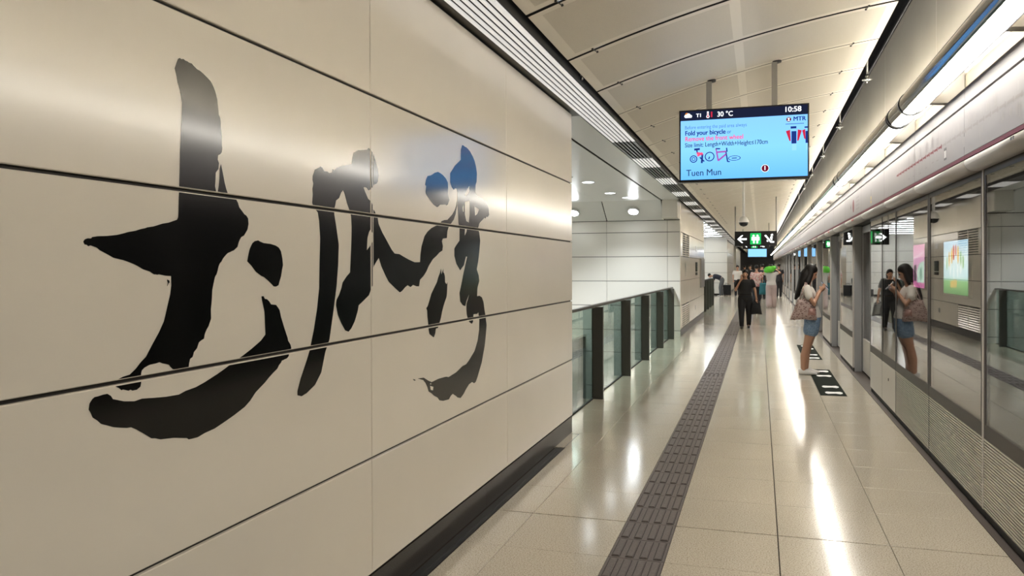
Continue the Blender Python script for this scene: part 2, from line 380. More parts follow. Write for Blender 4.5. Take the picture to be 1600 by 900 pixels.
INK = {'a':[[[(2075,2263),(2082,2261),(2092,2264),(2101,2261),(2111,2261),(2117,2259),(2131,2259),(2139,2254),(2155,2247),(2169,2245),(2184,2240),(2209,2229),(2221,2223),(2231,2214),(2239,2203),(2245,2194),(2250,2182),(2255,2170),(2261,2134),(2262,2120),(2270,2110),(2273,2094),(2273,2076),(2278,2048),(2277,2022),(2280,2008),(2277,1995),(2269,1987),(2258,1982),(2256,1967),(2262,1956),(2259,1936),(2245,1922),(2243,1894),(2241,1877),(2247,1857),(2255,1858),(2260,1879),(2264,1905),(2265,1937),(2272,1955),(2281,1927),(2291,1893),(2300,1871),(2309,1855),(2352,1842),(2363,1830),(2370,1815),(2387,1802),(2399,1792),(2409,1789),(2420,1779),(2422,1759),(2416,1739),(2405,1727),(2395,1716),(2381,1712),(2369,1698),(2363,1687),(2359,1676),(2347,1669),(2338,1663),(2325,1660),(2319,1657),(2309,1655),(2301,1651),(2281,1636),(2271,1623),(2265,1620),(2258,1611),(2253,1598),(2250,1589),(2247,1583),(2238,1573),(2233,1559),(2227,1539),(2224,1532),(2221,1494),(2216,1464),(2217,1434),(2210,1422),(2204,1410),(2194,1400),(2185,1386),(2181,1371),(2166,1366),(2156,1361),(2153,1355),(2147,1343),(2132,1332),(2129,1324),(2126,1317),(2114,1312),(2109,1298),(2107,1286),(2087,1283),(2063,1284),(2035,1289),(2024,1298),(2018,1305),(1991,1312),(1978,1317),(1964,1315),(1938,1314),(1917,1308),(1906,1301),(1903,1292),(1903,1265),(1900,1254),(1886,1247),(1869,1247),(1861,1251),(1854,1249),(1842,1253),(1832,1256),(1828,1254),(1816,1263),(1800,1271),(1786,1275),(1795,1282),(1804,1284),(1833,1292),(1859,1295),(1882,1309),(1902,1326),(1923,1340),(1949,1374),(1976,1407),(1998,1440),(2006,1463),(2015,1490),(2026,1521),(2031,1549),(2030,1578),(2006,1579),(1988,1582),(1977,1584),(1972,1582),(1964,1584),(1959,1583),(1949,1588),(1939,1593),(1913,1599),(1894,1608),(1878,1614),(1862,1619),(1836,1626),(1801,1632),(1783,1640),(1753,1652),(1743,1659),(1728,1663),(1720,1665),(1714,1662),(1708,1666),(1701,1667),(1697,1674),(1700,1679),(1705,1682),(1712,1684),(1723,1684),(1727,1688),(1747,1691),(1780,1693),(1814,1697),(1837,1702),(1856,1707),(1885,1712),(1906,1718),(1923,1721),(1931,1724),(1957,1728),(1979,1734),(1993,1738),(2022,1743),(2045,1750),(2058,1754),(2063,1762),(2065,1781),(2066,1812),(2069,1860),(2072,1912),(2073,1962),(2078,2028),(2082,2071),(2084,2125),(2080,2145),(2075,2161),(2064,2185),(2060,2201),(2057,2210),(2052,2225),(2061,2246),(2067,2258)]],
 [[(2478,1703),(2457,1699),(2443,1691),(2428,1671),(2423,1658),(2417,1641),(2413,1626),(2439,1609),(2462,1589),(2498,1572),(2510,1570),(2535,1557),(2560,1542),(2573,1533),(2589,1532),(2605,1537),(2612,1552),(2622,1571),(2628,1594),(2635,1613),(2631,1639),(2622,1666),(2609,1679),(2587,1687),(2555,1692),(2512,1694),(2490,1699)]],
 [[(2496,1499),(2510,1499),(2517,1489),(2531,1487),(2545,1478),(2556,1467),(2588,1463),(2599,1454),(2611,1443),(2620,1416),(2640,1376),(2655,1348),(2665,1330),(2665,1323),(2682,1306),(2688,1292),(2682,1280),(2674,1274),(2670,1261),(2658,1254),(2643,1252),(2635,1250),(2624,1249),(2620,1243),(2605,1234),(2594,1222),(2568,1210),(2539,1195),(2514,1180),(2458,1153),(2426,1128),(2394,1111),(2333,1092),(2280,1078),(2231,1066),(2182,1061),(2147,1054),(2122,1055),(2105,1056),(2096,1062),(2037,1075),(2005,1079),(1980,1082),(1959,1090),(1943,1093),(1922,1107),(1882,1132),(1862,1142),(1846,1143),(1824,1148),(1808,1152),(1796,1155),(1774,1164),(1753,1172),(1740,1184),(1724,1195),(1718,1208),(1711,1219),(1714,1235),(1724,1246),(1732,1250),(1742,1250),(1760,1252),(1776,1252),(1789,1244),(1796,1234),(1812,1229),(1837,1221),(1876,1215),(1906,1218),(1961,1212),(2005,1208),(2034,1207),(2061,1206),(2092,1213),(2140,1218),(2183,1228),(2248,1247),(2278,1257),(2314,1270),(2380,1292),(2436,1313),(2491,1337),(2519,1357),(2516,1406),(2514,1442),(2506,1465),(2499,1486)]],
 [[(2013,1568),(2023,1564),(2024,1558),(2019,1556),(2014,1547),(2013,1549),(2016,1557),(2013,1564)]]],'b':[[[(2845,1868),(2849,1901),(2847,1925),(2854,1946),(2848,1962),(2850,1978),(2866,2005),(2896,2016),(2910,2023),(2920,2021),(2928,2018),(2940,2007),(2964,2008),(2980,2004),(3000,2008),(3008,2018),(3005,2023),(3013,2023),(3017,2018),(3046,2035),(3089,2048),(3171,2065),(3178,2090),(3190,2119),(3234,2136),(3291,2145),(3320,2151),(3338,2161),(3360,2153),(3376,2146),(3374,1981),(3333,1962),(3319,1972),(3299,1975),(3284,1972),(3299,1954),(3328,1924),(3358,1913),(3373,1899),(3372,1766),(3349,1781),(3335,1767),(3321,1741),(3317,1710),(3314,1684),(3341,1701),(3371,1724),(3371,1519),(3359,1508),(3332,1474),(3273,1448),(3233,1432),(3224,1407),(3195,1361),(3164,1332),(3139,1319),(3109,1327),(3074,1362),(3046,1399),(3031,1441),(3035,1464),(3058,1486),(3078,1515),(3088,1538),(3124,1565),(3155,1582),(3161,1645),(3167,1706),(3171,1766),(3171,1787),(3167,1831),(3153,1857),(3131,1886),(3118,1911),(3106,1932),(3095,1942),(3080,1930),(3062,1905),(3036,1892),(3028,1870),(3019,1852),(3020,1831),(3035,1785),(3057,1703),(3051,1615),(3037,1525),(3010,1420),(2975,1299),(2941,1250),(2908,1168),(2859,1123),(2797,1099),(2759,1092),(2729,1101),(2729,1117),(2752,1163),(2798,1232),(2821,1271),(2853,1352),(2878,1435),(2895,1520),(2899,1622),(2905,1725),(2897,1797),(2887,1831),(2865,1845),(2850,1857)]],
 [[(3385,2141),(3390,2136),(3405,2110),(3431,2071),(3436,2043),(3428,2013),(3414,2002),(3388,1995),(3383,1987)]],
 [[(3382,1878),(3397,1867),(3410,1853),(3425,1841),(3435,1811),(3471,1774),(3514,1740),(3574,1692),(3608,1673),(3664,1671),(3699,1662),(3771,1645),(3846,1631),(3917,1632),(3923,1675),(3938,1719),(3978,1774),(4019,1800),(4074,1822),(4138,1838),(4193,1849),(4220,1868),(4264,1877),(4311,1881),(4384,1915),(4429,1948),(4452,1975),(4467,2011),(4467,1976),(4444,1924),(4413,1889),(4370,1863),(4326,1835),(4310,1815),(4301,1774),(4241,1769),(4226,1754),(4240,1726),(4232,1700),(4188,1688),(4144,1668),(4094,1650),(4031,1609),(4003,1582),(3963,1557),(3916,1537),(3903,1502),(3870,1503),(3826,1511),(3795,1501),(3758,1511),(3728,1501),(3692,1484),(3665,1477),(3617,1497),(3539,1533),(3501,1567),(3459,1611),(3434,1649),(3413,1634),(3387,1613),(3379,1603)]]],'c':[[[(4557,2353),(4581,2353),(4605,2349),(4629,2349),(4654,2345),(4695,2333),(4745,2308),(4779,2283),(4805,2250),(4822,2211),(4816,2156),(4795,2131),(4791,2089),(4812,2067),(4891,2059),(4974,2050),(5020,2029),(5048,2000),(5061,1958),(5029,1940),(5004,1942),(4985,1927),(4963,1932),(4935,1919),(4890,1902),(4863,1888),(4838,1855),(4863,1827),(4879,1777),(4861,1702),(4836,1635),(4811,1590),(4847,1552),(4859,1515),(4822,1470),(4816,1417),(4858,1419),(4908,1407),(4940,1374),(4958,1323),(4976,1285),(5000,1219),(4987,1163),(4961,1085),(4925,1025),(4900,980),(4865,945),(4818,896),(4784,869),(4755,864),(4716,877),(4662,871),(4607,848),(4565,825),(4513,808),(4462,819),(4433,834),(4384,853),(4355,847),(4322,830),(4233,836),(4179,848),(4152,868),(4101,886),(4066,905),(4025,921),(4008,947),(3984,973),(3952,994),(3880,1012),(3959,1006),(4025,980),(4067,967),(4163,972),(4280,969),(4318,961),(4443,974),(4546,999),(4609,1002),(4663,1022),(4763,1069),(4821,1130),(4851,1198),(4856,1260),(4838,1312),(4815,1303),(4748,1305),(4738,1276),(4738,1257),(4716,1246),(4676,1257),(4643,1282),(4623,1313),(4617,1351),(4622,1380),(4645,1403),(4668,1434),(4622,1396),(4599,1363),(4555,1371),(4512,1396),(4501,1447),(4534,1501),(4568,1563),(4602,1618),(4636,1670),(4614,1670),(4580,1618),(4514,1585),(4450,1626),(4419,1671),(4420,1717),(4451,1737),(4505,1766),(4506,1843),(4489,1871),(4482,1932),(4473,1976),(4472,2054),(4461,2076),(4431,2075),(4412,2065),(4378,2079),(4356,2104),(4357,2158),(4432,2211),(4532,2260),(4532,2319)],[(4676,2113),(4635,2086),(4602,2060),(4605,2040),(4651,2059),(4684,2082)],[(4558,1971),(4582,1990),(4581,1945),(4565,1946)],[(4601,2009),(4683,2024),(4682,1934),(4669,1884),(4624,1890),(4600,1929),(4598,1974)],[(4600,1862),(4638,1854),(4627,1825),(4593,1798)],[(4776,1992),(4864,1981),(4828,1949),(4784,1935)],[(4047,949),(4092,937),(4087,918),(4055,925)],[(4045,965),(4065,961),(4062,953),(4047,957)]],
 [[(4174,2145),(4127,2135),(4068,2113),(4023,2105),(4001,2083),(3988,2054),(4003,2048),(3994,2014),(4003,2002),(4053,1976),(4105,1954),(4158,1943),(4186,1953),(4199,1961),(4283,1968),(4297,1963),(4319,1970),(4344,1999),(4320,2035),(4327,2063),(4320,2100),(4292,2119),(4243,2135),(4208,2141)]],
 [[(4210,1599),(4196,1574),(4169,1548),(4148,1519),(4115,1494),(4068,1457),(4042,1422),(4016,1390),(3997,1381),(4010,1367),(4012,1337),(4022,1301),(4028,1265),(4040,1236),(4072,1223),(4101,1212),(4122,1232),(4132,1260),(4159,1260),(4169,1270),(4180,1282),(4207,1315),(4222,1346),(4243,1377),(4271,1410),(4293,1431),(4300,1455),(4305,1492),(4308,1519),(4294,1506),(4272,1517),(4269,1552),(4259,1568),(4245,1576),(4249,1598),(4231,1579),(4217,1563)]],
 [[(3818,1018),(3841,1012),(3858,1005),(3833,1007)]]]}

ink = empty('wall_calligraphy', (XW, 4.0, .5), 'large black brush calligraphy of three Chinese characters on the cream wall', 'wall lettering')
def ink_mesh(strokes):
    bm = bmesh.new()
    for loops in strokes:
        es = []
        for lp in loops:
            vs = [bm.verts.new((XW + .0009, y / 1000.0, z / 1000.0)) for y, z in lp]
            es += [bm.edges.new((vs[i], vs[(i + 1) % len(vs)])) for i in range(len(vs))]
        bmesh.ops.triangle_fill(bm, edges=es, use_beauty=True, use_dissolve=False)
    def cut(co, no):
        bmesh.ops.bisect_plane(bm, geom=bm.verts[:] + bm.edges[:] + bm.faces[:], plane_co=co, plane_no=no)
    g, vg = .0095, .0065
    for z in ROWS[1:-1]:
        cut((0, 0, z - g), (0, 0, 1)); cut((0, 0, z + g), (0, 0, 1))
    for y in VJ[4:6]:
        cut((0, y - vg, 0), (0, 1, 0)); cut((0, y + vg, 0), (0, 1, 0))
    bad = []
    for f in bm.faces:
        c = f.calc_center_median()
        if any(abs(c.z - z) < g for z in ROWS[1:-1]) or any(abs(c.y - y) < vg for y in VJ[4:6]):
            bad.append(f)
    bmesh.ops.delete(bm, geom=bad, context='FACES')
    for f in bm.faces:
        if f.normal.x < 0: f.normal_flip()
    for v in bm.verts: v.co -= base_of(ink)
    me = bpy.data.meshes.new('character'); bm.to_mesh(me); bm.free()
    me.materials.append(M['ink'])
    return me
for k, lb in (('a', 'leftmost brush character with thick upright stroke and hook'), ('b', 'middle brush character with long legs'), ('c', 'rightmost brush character with curled tail')):
    tag(link('character', ink_mesh(INK[k]), ink), lb)

# ------------------------------------------------------------------ vaulted ceiling
def zc(x): return 3.522 + .215 * x - .048 * x * x
CX = [-1.36, -1.285] + [-1.285 + (i + 1) * (1.08 / 6) for i in range(6)] + [-.13] + [-.13 + (i + 1) * (1.105 / 6) for i in range(6)] + [1.05]
PERF = [1, 2, 3, 4, 5, 6, 8, 9, 10, 11, 12, 13]
b = MB(); b.box(-2.0, 1.60, -6, 95, 4.6, 4.7)
ceiling = struct(b.build('ceiling', M['black']), 'vaulted cream metal ceiling of curved perforated panels')
def vault_panel(a0, a1):
    b = MB(); ys = [a0, a0 + .065, a1 - .065, a1]; n = len(CX)
    v = []
    for y in ys: v += [(x, y, zc(x)) for x in CX]
    f0, f1 = [], []
    for r in range(3):
        for i in range(n - 1):
            q = (r * n + i, r * n + i + 1, (r + 1) * n + i + 1, (r + 1) * n + i)
            (f1 if (r == 1 and i in PERF) else f0).append(q)
    base = len(b.v)
    b.add(v, f0, 0); b.m += [1] * len(f1); b.sm += [False] * len(f1); b.f += [tuple(base + i for i in q) for q in f1]
    t = .012
    for y in (ys[0], ys[-1]):
        b.add([(x, y, zc(x)) for x in CX] + [(x, y, zc(x) + t) for x in CX], [(i, i + 1, n + i + 1, n + i) for i in range(n - 1)], 2)
    b.add([(x, y, zc(x) + t) for y in (ys[0], ys[-1]) for x in CX], [(i, i + 1, n + i + 1, n + i) for i in range(n - 1)], 0)
    for x in (CX[0], CX[-1]):
        b.add([(x, ys[0], zc(x)), (x, ys[-1], zc(x)), (x, ys[-1], zc(x) + t), (x, ys[0], zc(x) + t)], [(0, 1, 2, 3)], 0)
    return b.mesh('ceiling_panel', [M['ceil'], M['perf'], M['joint']])
vp_cache = {}
def joint_gap(k): return .021 if -4 <= k <= 0 else .008
cl = MB()
cl.box(-.0025, .0025, -.045, .045, -.012, -.006); cl.box(-.007, .007, -.050, -.040, -.014, -.002); cl.box(-.007, .007, .040, .050, -.014, -.002)
clip_me = cl.mesh('panel_clip', M['dark_metal'])
YC0 = 6.883
for k in range(-11, 76):
    _key = (joint_gap(k), joint_gap(k + 1))
    if _key not in vp_cache: vp_cache[_key] = vault_panel(-.55 + _key[0], .55 - _key[1])
    o = link('ceiling_panel', vp_cache[_key], ceiling); o.location = (0, YC0 + (k + .5) * 1.10, 0)
    if -2 <= k < 22:
        for x, rt in ((-1.16, .33), (.82, .13)):
            o = link('panel_clip', clip_me, ceiling); o.location = (x, YC0 + k * 1.10, zc(x)); o.rotation_euler = (0, -math.atan(.215 - .096 * x), R(-12) if x < 0 else R(8))
# flush loudspeaker in the vault
sp = empty('ceiling_speaker', (-.86, 9.0, zc(-.86)), 'round cream loudspeaker grille flush in vault left of hanging screen', 'speaker')
b = MB(); b.lathe((-.86, 9.0, zc(-.86) - .004), [(.085, .02), (.11, .012), (.115, 0), (.10, -.006), (.085, 0), (.085, .01)], 24)
o = b.build('rim', M['ceil'], sp)
b = MB(); b.lathe((-.86, 9.0, zc(-.86)), [(.08, .01), (.08, .0)], 24)
b.build('grille', M['perf'], sp)

# soffit beside the calligraphy wall, black trough above the slats
b = MB(); b.box(-1.93, -1.684, -5, 7.70, 3.10, 3.45)
struct(b.build('trim_1', M['bronze']), 'dark bronze strip running along the top of the calligraphy wall')
b = MB(); b.extr([(-1.70, 3.12), (-1.70, 3.45), (-1.34, 3.45), (-1.34, 3.2)], -5, 95)
b.box(-1.405, -1.396, -5, 95, 3.10, 3.3)
struct(b.build('trim_2', M['black']), 'black trough above the slat grilles along the vault edge')
b = MB(); b.tube([(-1.378, -5, 3.19), (-1.378, 60, 3.19)], .014, 8)
tag(b.build('conduit_pipe', M['dark_metal']), 'thin dark pipe in the black slot along the left vault edge', 'pipe')
segs = [(-2.6, 1.4, 1), (1.4, 5.4, 1), (5.4, 9.42, 1)]
y = 9.42
while y < 60:
    segs.append((y, y + 1.52, 0)); segs.append((y + 1.52, y + 2.54, 1)); y += 2.54
nb = nd = 0
for y0, y1, br in segs:
    if br: lb = 'pale slat grille beside the vault, %s pale length from the camera' % ORD[nb]; nb += 1
    else: lb = 'dark slat grille beside the vault, %s dark length from the camera' % ORD[nd]; nd += 1
    g = empty('slat_grille', (-1.54, y0, 3.09), lb, 'grille', 'slat grilles along the left vault edge')
    for i in range(6):
        x = -1.676 + i * .0465
        w = .023 if i < 5 else .034
        b = MB(); b.box(x, x + w, y0 + .004, y1 - .004, 3.09, 3.102)
        b.build('slat', M['slat_lit'] if br else M['slat_dark'], g)
# sprinkler in the left slot
def sprinkler(x, y, z, lb, zt):
    s = empty('sprinkler', (x, y, z), lb, 'sprinkler', 'sprinkler heads in the ceiling slots')
    b = MB(); b.tube([(x, y, z + .02), (x, y, zt)], .012, 8); b.build('pipe', M['steel'], s)
    b = MB(); b.lathe((x, y, z), [(.016, .05), (.022, .035), (.022, .02), (.010, .01), (.010, -.01)], 10); b.build('body', M['steel'], s)
    b = MB(); b.lathe((x, y, z), [(.01, -.004), (.055, -.008), (.055, -.012), (.01, -.016)], 14); b.build('deflector', M['chrome'], s)
    b = MB(); b.lathe((x, y, z), [(.006, -.016), (.014, -.035), (.006, -.045)], 8); b.build('tip', M['chrome'], s)
sprinkler(-1.38, 6.35, 3.17, 'sprinkler head in the left slot above the calligraphy wall', 3.45)
for i, yy in enumerate([9.5, 12.6, 15.8, 19, 22.2, 25.4]):
    sprinkler(1.13, yy, 3.66, 'sprinkler head in the right ceiling slot, %s from the camera' % ORD[i], 4.6)
# ------------------------------------------------------------------ upper right wall, tunnel
b = MB(); b.box(1.441, 1.60, -5, 95, 2.74, 4.6)
wall_right = struct(b.build('wall_right', M['joint']), 'beige panelled wall above the platform doors')
panel_wall(wall_right, 1.42, [7.45 + 2.85 * k for k in range(-5, 31)], [2.99, 4.27], M['wall_up'], sign=-1, vgap=.006)
M['band_shaded'] = mat('brown_band_painted_shade', (.15, .13, .095), .5)  # brown band behind the tubes, with its shade put into the colour
for k in range(-3, 30):
    b = MB(); b.bevbox(1.422, 1.441, 2.24 + 2.85 * k + .002, 2.24 + 2.85 * (k + 1) - .002, 2.745, 2.985, '-x', .003); b.build('shaded_band', M['band_shaded'], wall_right)
b = MB(); b.tube([(1.38, -5, 4.16), (1.38, 90, 4.16)], .022, 8)
tag(b.build('cable_conduit', M['dark_metal']), 'grey conduit high on the beige wall along the right ceiling slot', 'pipe')
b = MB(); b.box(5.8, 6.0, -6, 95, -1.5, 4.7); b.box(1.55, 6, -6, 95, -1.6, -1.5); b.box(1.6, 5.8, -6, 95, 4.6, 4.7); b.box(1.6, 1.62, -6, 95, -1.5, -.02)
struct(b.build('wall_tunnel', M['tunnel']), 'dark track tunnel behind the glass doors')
for ypos in ():
    pass

# ------------------------------------------------------------------ platform screen doors: fixed panels
XP = 1.352
def fixed_panel(y0, y1, ribbed, thick, label, glazed=True):
    t = empty('screen_panel', (XP, (y0 + y1) / 2, 0), label, 'glass panel', 'fixed glass panels of the platform screen')
    xb = XP + thick
    b = MB(); b.box(XP + .012, xb, y0 + .002, y1 - .002, 0, .06); b.build('plinth', M['black'], t)
    b = MB()
    if ribbed:
        prof = [(xb, .06), (XP, .06)]
        n = 24; dz = (.51 - .06) / n
        for i in range(n):
            z = .06 + i * dz
            prof += [(XP + .014, z + .0015), (XP, z + .0065), (XP, z + dz - .003), (XP + .014, z + dz - .001)]
        prof += [(XP, .51), (xb, .51)]
        b.extr(prof, y0 + .008, y1 - .008, 0, True, True)
    else:
        b.bevbox(XP, xb, y0 + .004, y1 - .004, .06, .507, '-x', .003)
    b.build('base_panel', M['ribs'] if ribbed else M['plain_base'], t)
    s = .055 if ribbed else .012
    fr = MB(); x0, x1 = XP + .0012, XP + .0036
    fr.box(x0, x1, y0 + .010, y1 - .002, .512, .602); fr.box(x0, x1, y0 + .010, y1 - .002, 2.17, 2.21)
    fr.box(x0, x1, y0 + .010, y0 + s, .602, 2.17); fr.box(x0, x1, y1 - s, y1 - .002, .602, 2.17)
    fr.build('glazing_border', M['frame'], t)
    g = MB(); g.box(XP + .004, XP + .014, y0 + .010, y1 - .002, .513, 2.205); g.build('glass_pane', M['glass'], t)
    for yy in ([y0, y1] if thick > .08 else [v for v in (y0, y1) if abs(v - 5.692) < .01]):
        m_ = MB(); m_.box(XP - .003, XP + .02, yy - (0 if yy == y0 else .016), yy + (.016 if yy == y0 else 0), .06, 2.21); m_.build('mullion', M['mullion'], t)
    if thick < .08:
        m_ = MB(); m_.box(XP + .0005, XP + .018, y0 + .0005, y0 + .0095, .06, 2.205); m_.build('joint_seal', M['black'], t)
    if thick > .08:
        for ya, yb in ((y0, y0 + .06), (y1 - .06, y1)):
            m_ = MB(); m_.bevbox(XP + .022, xb, ya, yb, 0, 2.21, '-y', .004); m_.build('jamb', M['jamb'], t)
    return t
near = [(-3.11, -1.41, 1), (-1.41, .29, 1), (.29, 1.99, 1), (1.99, 3.69, 1), (3.99, 5.692, 1), (5.692, 7.391, 1), (7.391, 9.100, 1), (9.100, 10.054, 0), (10.054, 11.078, 0)]
near[3] = (1.99, 3.99, 1)
near = near[3:]
nl = ['ribbed glass screen panel beside the camera, just outside the photo', 'ribbed glass screen panel cut off by the right edge of the photo', 'ribbed glass screen panel second nearest, with a pale mullion at its near edge', 'ribbed glass screen panel third nearest, showing the hanging camera reflection', 'plain-based narrow glass screen panel with small keyhole', 'plain-based narrow glass screen panel beside the nearest door opening']
for i, (y0, y1, rb) in enumerate(near):
    lab = nl[i]
    t = fixed_panel(y0, y1, rb, .05, lab)
    if i == 4:
        k_ = MB(); k_.box(XP - .006, XP, 9.55, 9.565, .34, .37); k_.build('keyhole', M['dark_metal'], t)
PER = 4.03
D0 = 11.078
proto_f = fixed_panel(D0 + 2.0, D0 + PER, 0, .13, 'plain-based glass screen panel after the first door opening from the camera')
index_tree(proto_f)
# a sliding door pair between fixed panels
def door_pair(y0, y1, label):
    t = empty('platform_door', (1.5, (y0 + y1) / 2, 0), label, 'door', 'sliding doors of the platform screen')
    ym = (y0 + y1) / 2
    for a, c in ((y0, ym), (ym, y1)):
        l = MB()
        xa, xb = 1.485, 1.525
        l.box(xa, xb, a + .003, a + .12, .02, 2.2); l.box(xa, xb, c - .12, c - .003, .02, 2.2); l.box(xa, xb, a + .12, c - .12, 2.1, 2.2)
        f = l.build('door_leaf', M['jamb'], t)
        k_ = MB(); k_.bevbox(xa - .002, xb, a + .12, c - .12, .03, .52, '-x', .003); k_.build('kick_panel', M['plain_base'], f)
        g = MB(); g.box(1.497, 1.507, a + .12, c - .12, .52, 2.1); g.build('glass_pane', M['glass'], f)
    return t
proto_d = door_pair(D0, D0 + 2.0, 'sliding platform door, first opening from the camera')
index_tree(proto_d)
NB = 17
for i in range(1, NB):
    copy_tree(proto_f, proto_f.location + Vector((0, PER * i, 0)), 'plain-based glass screen panel after the %s door opening from the camera' % ORD[i])
    copy_tree(proto_d, proto_d.location + Vector((0, PER * i, 0)), 'sliding platform door, %s opening from the camera' % ORD[i])

# ------------------------------------------------------------------ header above the doors
hd = empty('door_header', (1.3, 4, 2.2), 'long white header beam above the platform doors with plum stripe', 'header beam')
XH = 1.245
bays = [(.29, 1.99), (1.99, 3.99), (3.99, 5.692), (5.692, 7.391), (7.391, 9.1), (9.1, 11.078)]
yy = D0
for i in range(NB): bays += [(yy, yy + 2.0), (yy + 2.0, yy + PER)]; yy += PER
hc = {}
NOSE = [(1.250, 2.277), (1.2445, 2.268), (1.243, 2.255), (1.246, 2.240), (1.253, 2.227), (1.264, 2.216), (1.280, 2.209), (1.30, 2.206), (1.345, 2.207), (1.345, 2.277)]
for y0, y1 in bays:
    w = round(y1 - y0, 3)
    if w not in hc:
        p1 = MB(); p1.bevbox(XH, XH + .03, -w / 2 + .002, w / 2 - .002, 2.303, 2.616, '-x', .002)
        p2 = MB(); p2.bevbox(XH + .002, XH + .03, -w / 2 + .0015, w / 2 - .0015, 2.630, 2.735, '-x', .002)
        p3 = MB(); p3.extr(NOSE, -w / 2 + .002, w / 2 - .002, 0, True, True, True)
        p4 = MB(); p4.box(XH + .0005, XH + .03, -w / 2 + .001, w / 2 - .001, 2.279, 2.302)
        hc[w] = [('header_panel', p1.mesh('header_panel', M['header'])), ('upper_panel', p2.mesh('upper_panel', M['header'])), ('nosing', p3.mesh('nosing', M['nose'])), ('plum_stripe', p4.mesh('plum_stripe', M['purple']))]
    for nm, me in hc[w]:
        o = link(nm, me, hd); o.location = Vector((0, (y0 + y1) / 2, 0)) - Vector((1.3, 4, 2.2))
b = MB(); b.box(XH + .031, 1.44, -3.2, 80, 2.31, 2.72); b.box(1.347, 1.60, -3.2, 80, 2.215, 2.30)
b.build('carcass', M['black'], hd)

# printed line map and small notices on the header face
M['p_maroon'] = mat('maroon_print', (.16, .02, .03), .6)
M['p_grey'] = mat('grey_print', (.26, .245, .245), .6)
M['p_dark'] = mat('charcoal_print', (.05, .05, .055), .4)
M['p_mid'] = mat('faint_print', (.33, .31, .315), .6)
M['p_yellow'] = mat('ochre_print', (.55, .38, .04), .4)
M['p_red'] = mat('red_print', (.45, .02, .02), .4)
lm = empty('line_map', (XH, 6.3, 2.46), 'printed railway line map with maroon and grey stations on white header', 'map')
def flat(b, y0, y1, z0, z1, x=XH - .0008):
    b.add([(x, y0, z0), (x, y1, z0), (x, y1, z1), (x, y0, z1)], [(0, 1, 2, 3)])
ma, gr, fa = MB(), MB(), MB()
n1 = 27
for i in range(n1):
    y = 8.25 - i * .141
    b = ma if y > 6.36 else gr
    flat(b, y - .046, y + .046, 2.450, 2.466)
    b.add([(XH - .001, y - .062 + .018 * math.cos(a * PI / 4), 2.458 + .018 * math.sin(a * PI / 4)) for a in range(8)], [tuple(range(8))])
    t_ = fa
    for k in range(random.choice((2, 3))):
        up = random.random() < .5
        z0 = 2.488 if up else 2.345; h = random.uniform(.035, .08)
        flat(t_, y - .03 + k * .022, y - .018 + k * .022, z0 if up else 2.425 - h, z0 + h if up else 2.425)
fa2 = MB()
for y in (7.62, 7.38, 7.1, 6.86, 6.62, 6.45):
    for k in range(3):
        h = random.uniform(.05, .10); flat(fa2, y + k * .026, y + .012 + k * .026, 2.485, 2.485 + h)
    h = random.uniform(.03, .07); flat(fa2, y, y + .07, 2.42 - h, 2.428 - h)
ma.build('travelled_line', M['p_maroon'], lm, False); gr.build('faded_line', M['p_grey'], lm, False)
tag(fa.build('station_names', M['p_mid'], lm, False), kind='stuff'); tag(fa2.build('station_names', M['p_grey'], lm, False), kind='stuff')
b = MB(); flat(b, 6.19, 6.27, 2.345, 2.43); b.build('station_highlight', M['p_dark'], lm, False)
b = MB()
for k in range(3): flat(b, 6.20 + .022 * k, 6.212 + .022 * k, 2.36, 2.41, XH - .0014)
b.build('station_highlight', M['white'], lm, False)
sg = empty('direction_notice', (XH, 11.8, 2.4), 'small notice with maroon disc and dark arrow on the header panel', 'notice')
b = MB(); b.poly([(XH - .001, 11.95 + .09 * math.cos(a * PI / 10), 2.44 + .09 * math.sin(a * PI / 10)) for a in range(20)]); b.build('disc', M['p_maroon'], sg, False)
b = MB(); b.poly([(XH - .001, 12.35, 2.44), (XH - .001, 12.22, 2.49), (XH - .001, 12.22, 2.39)]); b.build('arrow', M['p_dark'], sg, False)
b = MB()
for k in range(4):
    for j in range(3): flat(b, 11.3 + .12 * j, 11.39 + .12 * j, 2.36 + .05 * k, 2.385 + .05 * k)
b.build('lettering', M['p_grey'], sg, False)
sg = empty('warning_notice', (XH, 10.12, 2.4), 'narrow ochre and grey sticker on the header above the plain panels', 'notice')
b = MB(); flat(b, 10.08, 10.16, 2.34, 2.37); flat(b, 10.09, 10.15, 2.38, 2.42); b.build('ochre_mark', M['p_yellow'], sg, False)
b = MB(); flat(b, 10.09, 10.15, 2.43, 2.50); b.build('grey_mark', M['p_grey'], sg, False)
for i in range(6):
    y = 12.05 + PER * i
    b = MB(); b.box(1.2405, 1.2428, y - .12, y + .12, 2.238, 2.262)
    tag(b.build('red_door_mark', M['p_red']), 'red mark under the header nosing, over the %s door opening' % ORD[i], 'marker', 'red marks over the door openings')
for i, (a_, zz) in enumerate(((4.72, 2.245), (4.66, 2.247))):
    pass
b = MB()
for y in (4.70, 4.66): b.box(1.241, 1.245, y - .01, y + .01, 2.252, 2.268)
b.build('indicator_lens', M['p_dark'], hd)

